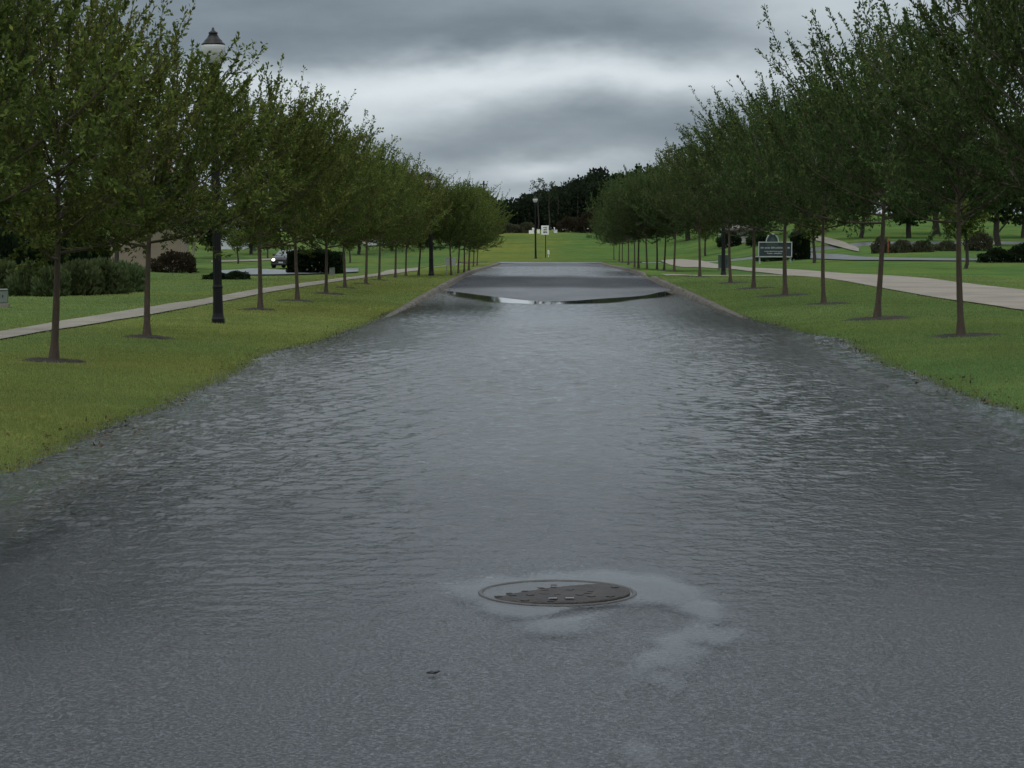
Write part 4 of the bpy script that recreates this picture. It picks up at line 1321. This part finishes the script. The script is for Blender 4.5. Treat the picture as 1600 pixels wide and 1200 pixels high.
g_ = at(200, 420); house("house", g_ + Vector((0.0, 4.5, -0.1)), 0.12, 2.7, 5.0, 2.3, 1.3, M["stucco"], "tan stucco house behind the left bushes", 0)
g_ = at(-10, 414); house("house", g_ + Vector((-3, 6, -0.1)), 0.05, 11.0, 9.0, 3.0, 2.8, M["brick"], "brown brick house at the far left edge", 5)
g_ = at(345, 394); house("house", g_ + Vector((0, 8, 0)), 0.0, 3.0, 6.0, 1.9, 1.2, M["siding"], "pale house glimpsed behind the near lamp post", 0)
g_ = at(565, 388); house("house", g_ + Vector((0, 8, 0)), -0.1, 4.0, 6.0, 1.6, 1.2, M["siding"], "pale house on the far left lawn behind the left row", 3)
g_ = at(1163, 383); house("house", g_ + Vector((0, 6, 0)), 0.1, 2.6, 4.0, 1.2, 0.9, M["siding"], "white house glimpsed left of the framed sign", 3)

# utility pole over the left row
Y0 = 300.0; X0 = (756 - 851) / FPX * Y0; z0 = float(ground(X0, Y0)); H = CAM_H + (371 - 283) * Y0 / FPX - z0
t = empty("utility_pole", (X0, Y0, z0))
q = MB(); q.lathe([(0.16, -0.3), (0.14, H * 0.5), (0.11, H)], 10); q.build("pole", M["bark_dark"], t)
q = MB(); q.box((0, 0, H * 0.93), (0.9, 0.1, 0.12)); q.build("crossarm", M["bark_dark"], t)
tag(t, "bare utility pole rising above the far end of the left row", "pole")

# ------------------------------------------------------------------ car
g_ = at(451, 420)
car = empty("car", g_ + Vector((0, 0, 0.05)), R(-9))          # front faces the camera (-y)
L_, Wd = 4.4, 1.80
secs = [  # y, half width low, half width top, z low, z belt, z roof, half width of roof
    (-2.20, 0.72, 0.66, 0.34, 0.66, 0.68, 0.60), (-2.05, 0.84, 0.78, 0.24, 0.80, 0.84, 0.70), (-1.30, 0.90, 0.86, 0.22, 0.92, 0.96, 0.76),
    (-0.90, 0.90, 0.87, 0.22, 0.95, 1.04, 0.74), (-0.15, 0.90, 0.87, 0.22, 0.96, 1.44, 0.60), (0.90, 0.90, 0.87, 0.22, 0.97, 1.46, 0.60),
    (1.55, 0.90, 0.86, 0.22, 0.98, 1.30, 0.60), (2.05, 0.86, 0.80, 0.26, 0.96, 1.00, 0.70), (2.20, 0.76, 0.70, 0.40, 0.80, 0.82, 0.62)]
V = []; Fc = []
for (y, wl_, wt2, z0_, zb, zr, wr2) in secs:
    V += [(-wl_, y, z0_), (-wl_ * 1.0, y, (z0_ + zb) / 2), (-wt2, y, zb), (-wr2, y, zr - 0.03), (-wr2 * 0.5, y, zr), (wr2 * 0.5, y, zr), (wr2, y, zr - 0.03), (wt2, y, zb), (wl_, y, (z0_ + zb) / 2), (wl_, y, z0_)]
n = 10
for k in range(len(secs) - 1):
    for i in range(n):
        j = (i + 1) % n
        Fc.append((k * n + i, k * n + j, (k + 1) * n + j, (k + 1) * n + i))
Fc.append(tuple(range(n))); Fc.append(tuple((len(secs) - 1) * n + i for i in range(n - 1, -1, -1)))
q = MB(); q.add(V, Fc); body = q.build("body", M["car_paint"], car, True)
q = MB(); q.add([(-0.76, -0.93, 1.03), (0.76, -0.93, 1.03), (0.60, -0.20, 1.445), (-0.60, -0.20, 1.445), (-0.76, -0.91, 1.0), (0.76, -0.91, 1.0), (0.60, -0.18, 1.415), (-0.60, -0.18, 1.415)],
                [(0, 1, 2, 3), (7, 6, 5, 4), (0, 4, 5, 1), (2, 6, 7, 3), (1, 5, 6, 2), (3, 7, 4, 0)]); q.build("windscreen", M["car_glass"], car)
for sx in (-1, 1):
    q = MB(); q.add([(sx * 0.885, -0.75, 1.0), (sx * 0.885, 1.5, 1.02), (sx * 0.63, 1.35, 1.34), (sx * 0.625, -0.1, 1.40), (sx * 0.86, -0.75, 1.0), (sx * 0.86, 1.5, 1.02), (sx * 0.60, 1.35, 1.34), (sx * 0.60, -0.1, 1.40)],
                    [(0, 1, 2, 3), (7, 6, 5, 4), (0, 4, 5, 1), (1, 5, 6, 2), (2, 6, 7, 3), (3, 7, 4, 0)]); q.build("side_window", M["car_glass"], car)
    for yw in (-1.40, 1.40):
        w_ = obj("wheel", None, car, (sx * 0.80, yw, 0.32))
        q = MB(); q.lathe([(0.22, -0.11), (0.30, -0.11), (0.325, -0.07), (0.325, 0.07), (0.30, 0.11), (0.22, 0.11)], 24); ty = q.build("tyre", M["tyre"], w_, True)
        ty.rotation_euler = (0, R(90), 0)
        q = MB(); q.lathe([(0.21, -0.09), (0.21, 0.09), (0.06, 0.10), (0.0005, 0.11)], 20); ri = q.build("rim", M["rim"], w_); ri.rotation_euler = (0, R(90) * sx, 0)
    q = MB(); q.lathe([(0.0005, -0.05), (0.10, -0.04), (0.12, 0.0), (0.10, 0.03), (0.0005, 0.05)], 16)
    hl = q.build("headlight", M["headlight"], car, True, (sx * 0.60, -2.17, 0.66)); hl.rotation_euler = (R(78), 0, 0); hl.scale = (1.15, 0.85, 1)
    q = MB(); q.box((sx * 0.99, -0.70, 1.04), (0.18, 0.10, 0.13), bev=0.02); q.build("mirror", M["car_paint"], car)
q = MB(); q.box((0, -2.19, 0.52), (0.95, 0.04, 0.20), bev=0.01); q.build("grille", M["ink"], car)
q = MB(); q.box((0, -2.10, 0.34), (1.5, 0.26, 0.14), bev=0.03); q.build("bumper", M["ink"], car)
q = MB(); q.box((0, -2.235, 0.46), (0.36, 0.01, 0.12)); q.build("number_plate", M["sign_grey"], car)
tag(car, "dark car with lit headlights coming along the side street", "car")

# twig on the wet asphalt
g_ = Vector(((675 - 851) / FPX * 7.42, 7.42, float(road_z(-0.38, 7.42)) + 0.006))
q = MB()
q.tube([(-0.022, 0.004, 0.004), (-0.008, -0.002, 0.007), (0.010, 0.002, 0.006), (0.024, 0.008, 0.010)], [0.003, 0.005, 0.005, 0.002], 6)
q.tube([(0.004, 0.0, 0.006), (0.012, -0.014, 0.008)], [0.003, 0.0015], 5)
q.add([(-0.014, -0.012, 0.006), (0.0, -0.022, 0.009), (0.012, -0.010, 0.012), (0.0, -0.002, 0.008)], [(0, 1, 2, 3)])
tag(q.build("twig", M["ink"], None, loc=g_), "small dark twig lying on the wet asphalt left of the manhole", "twig")
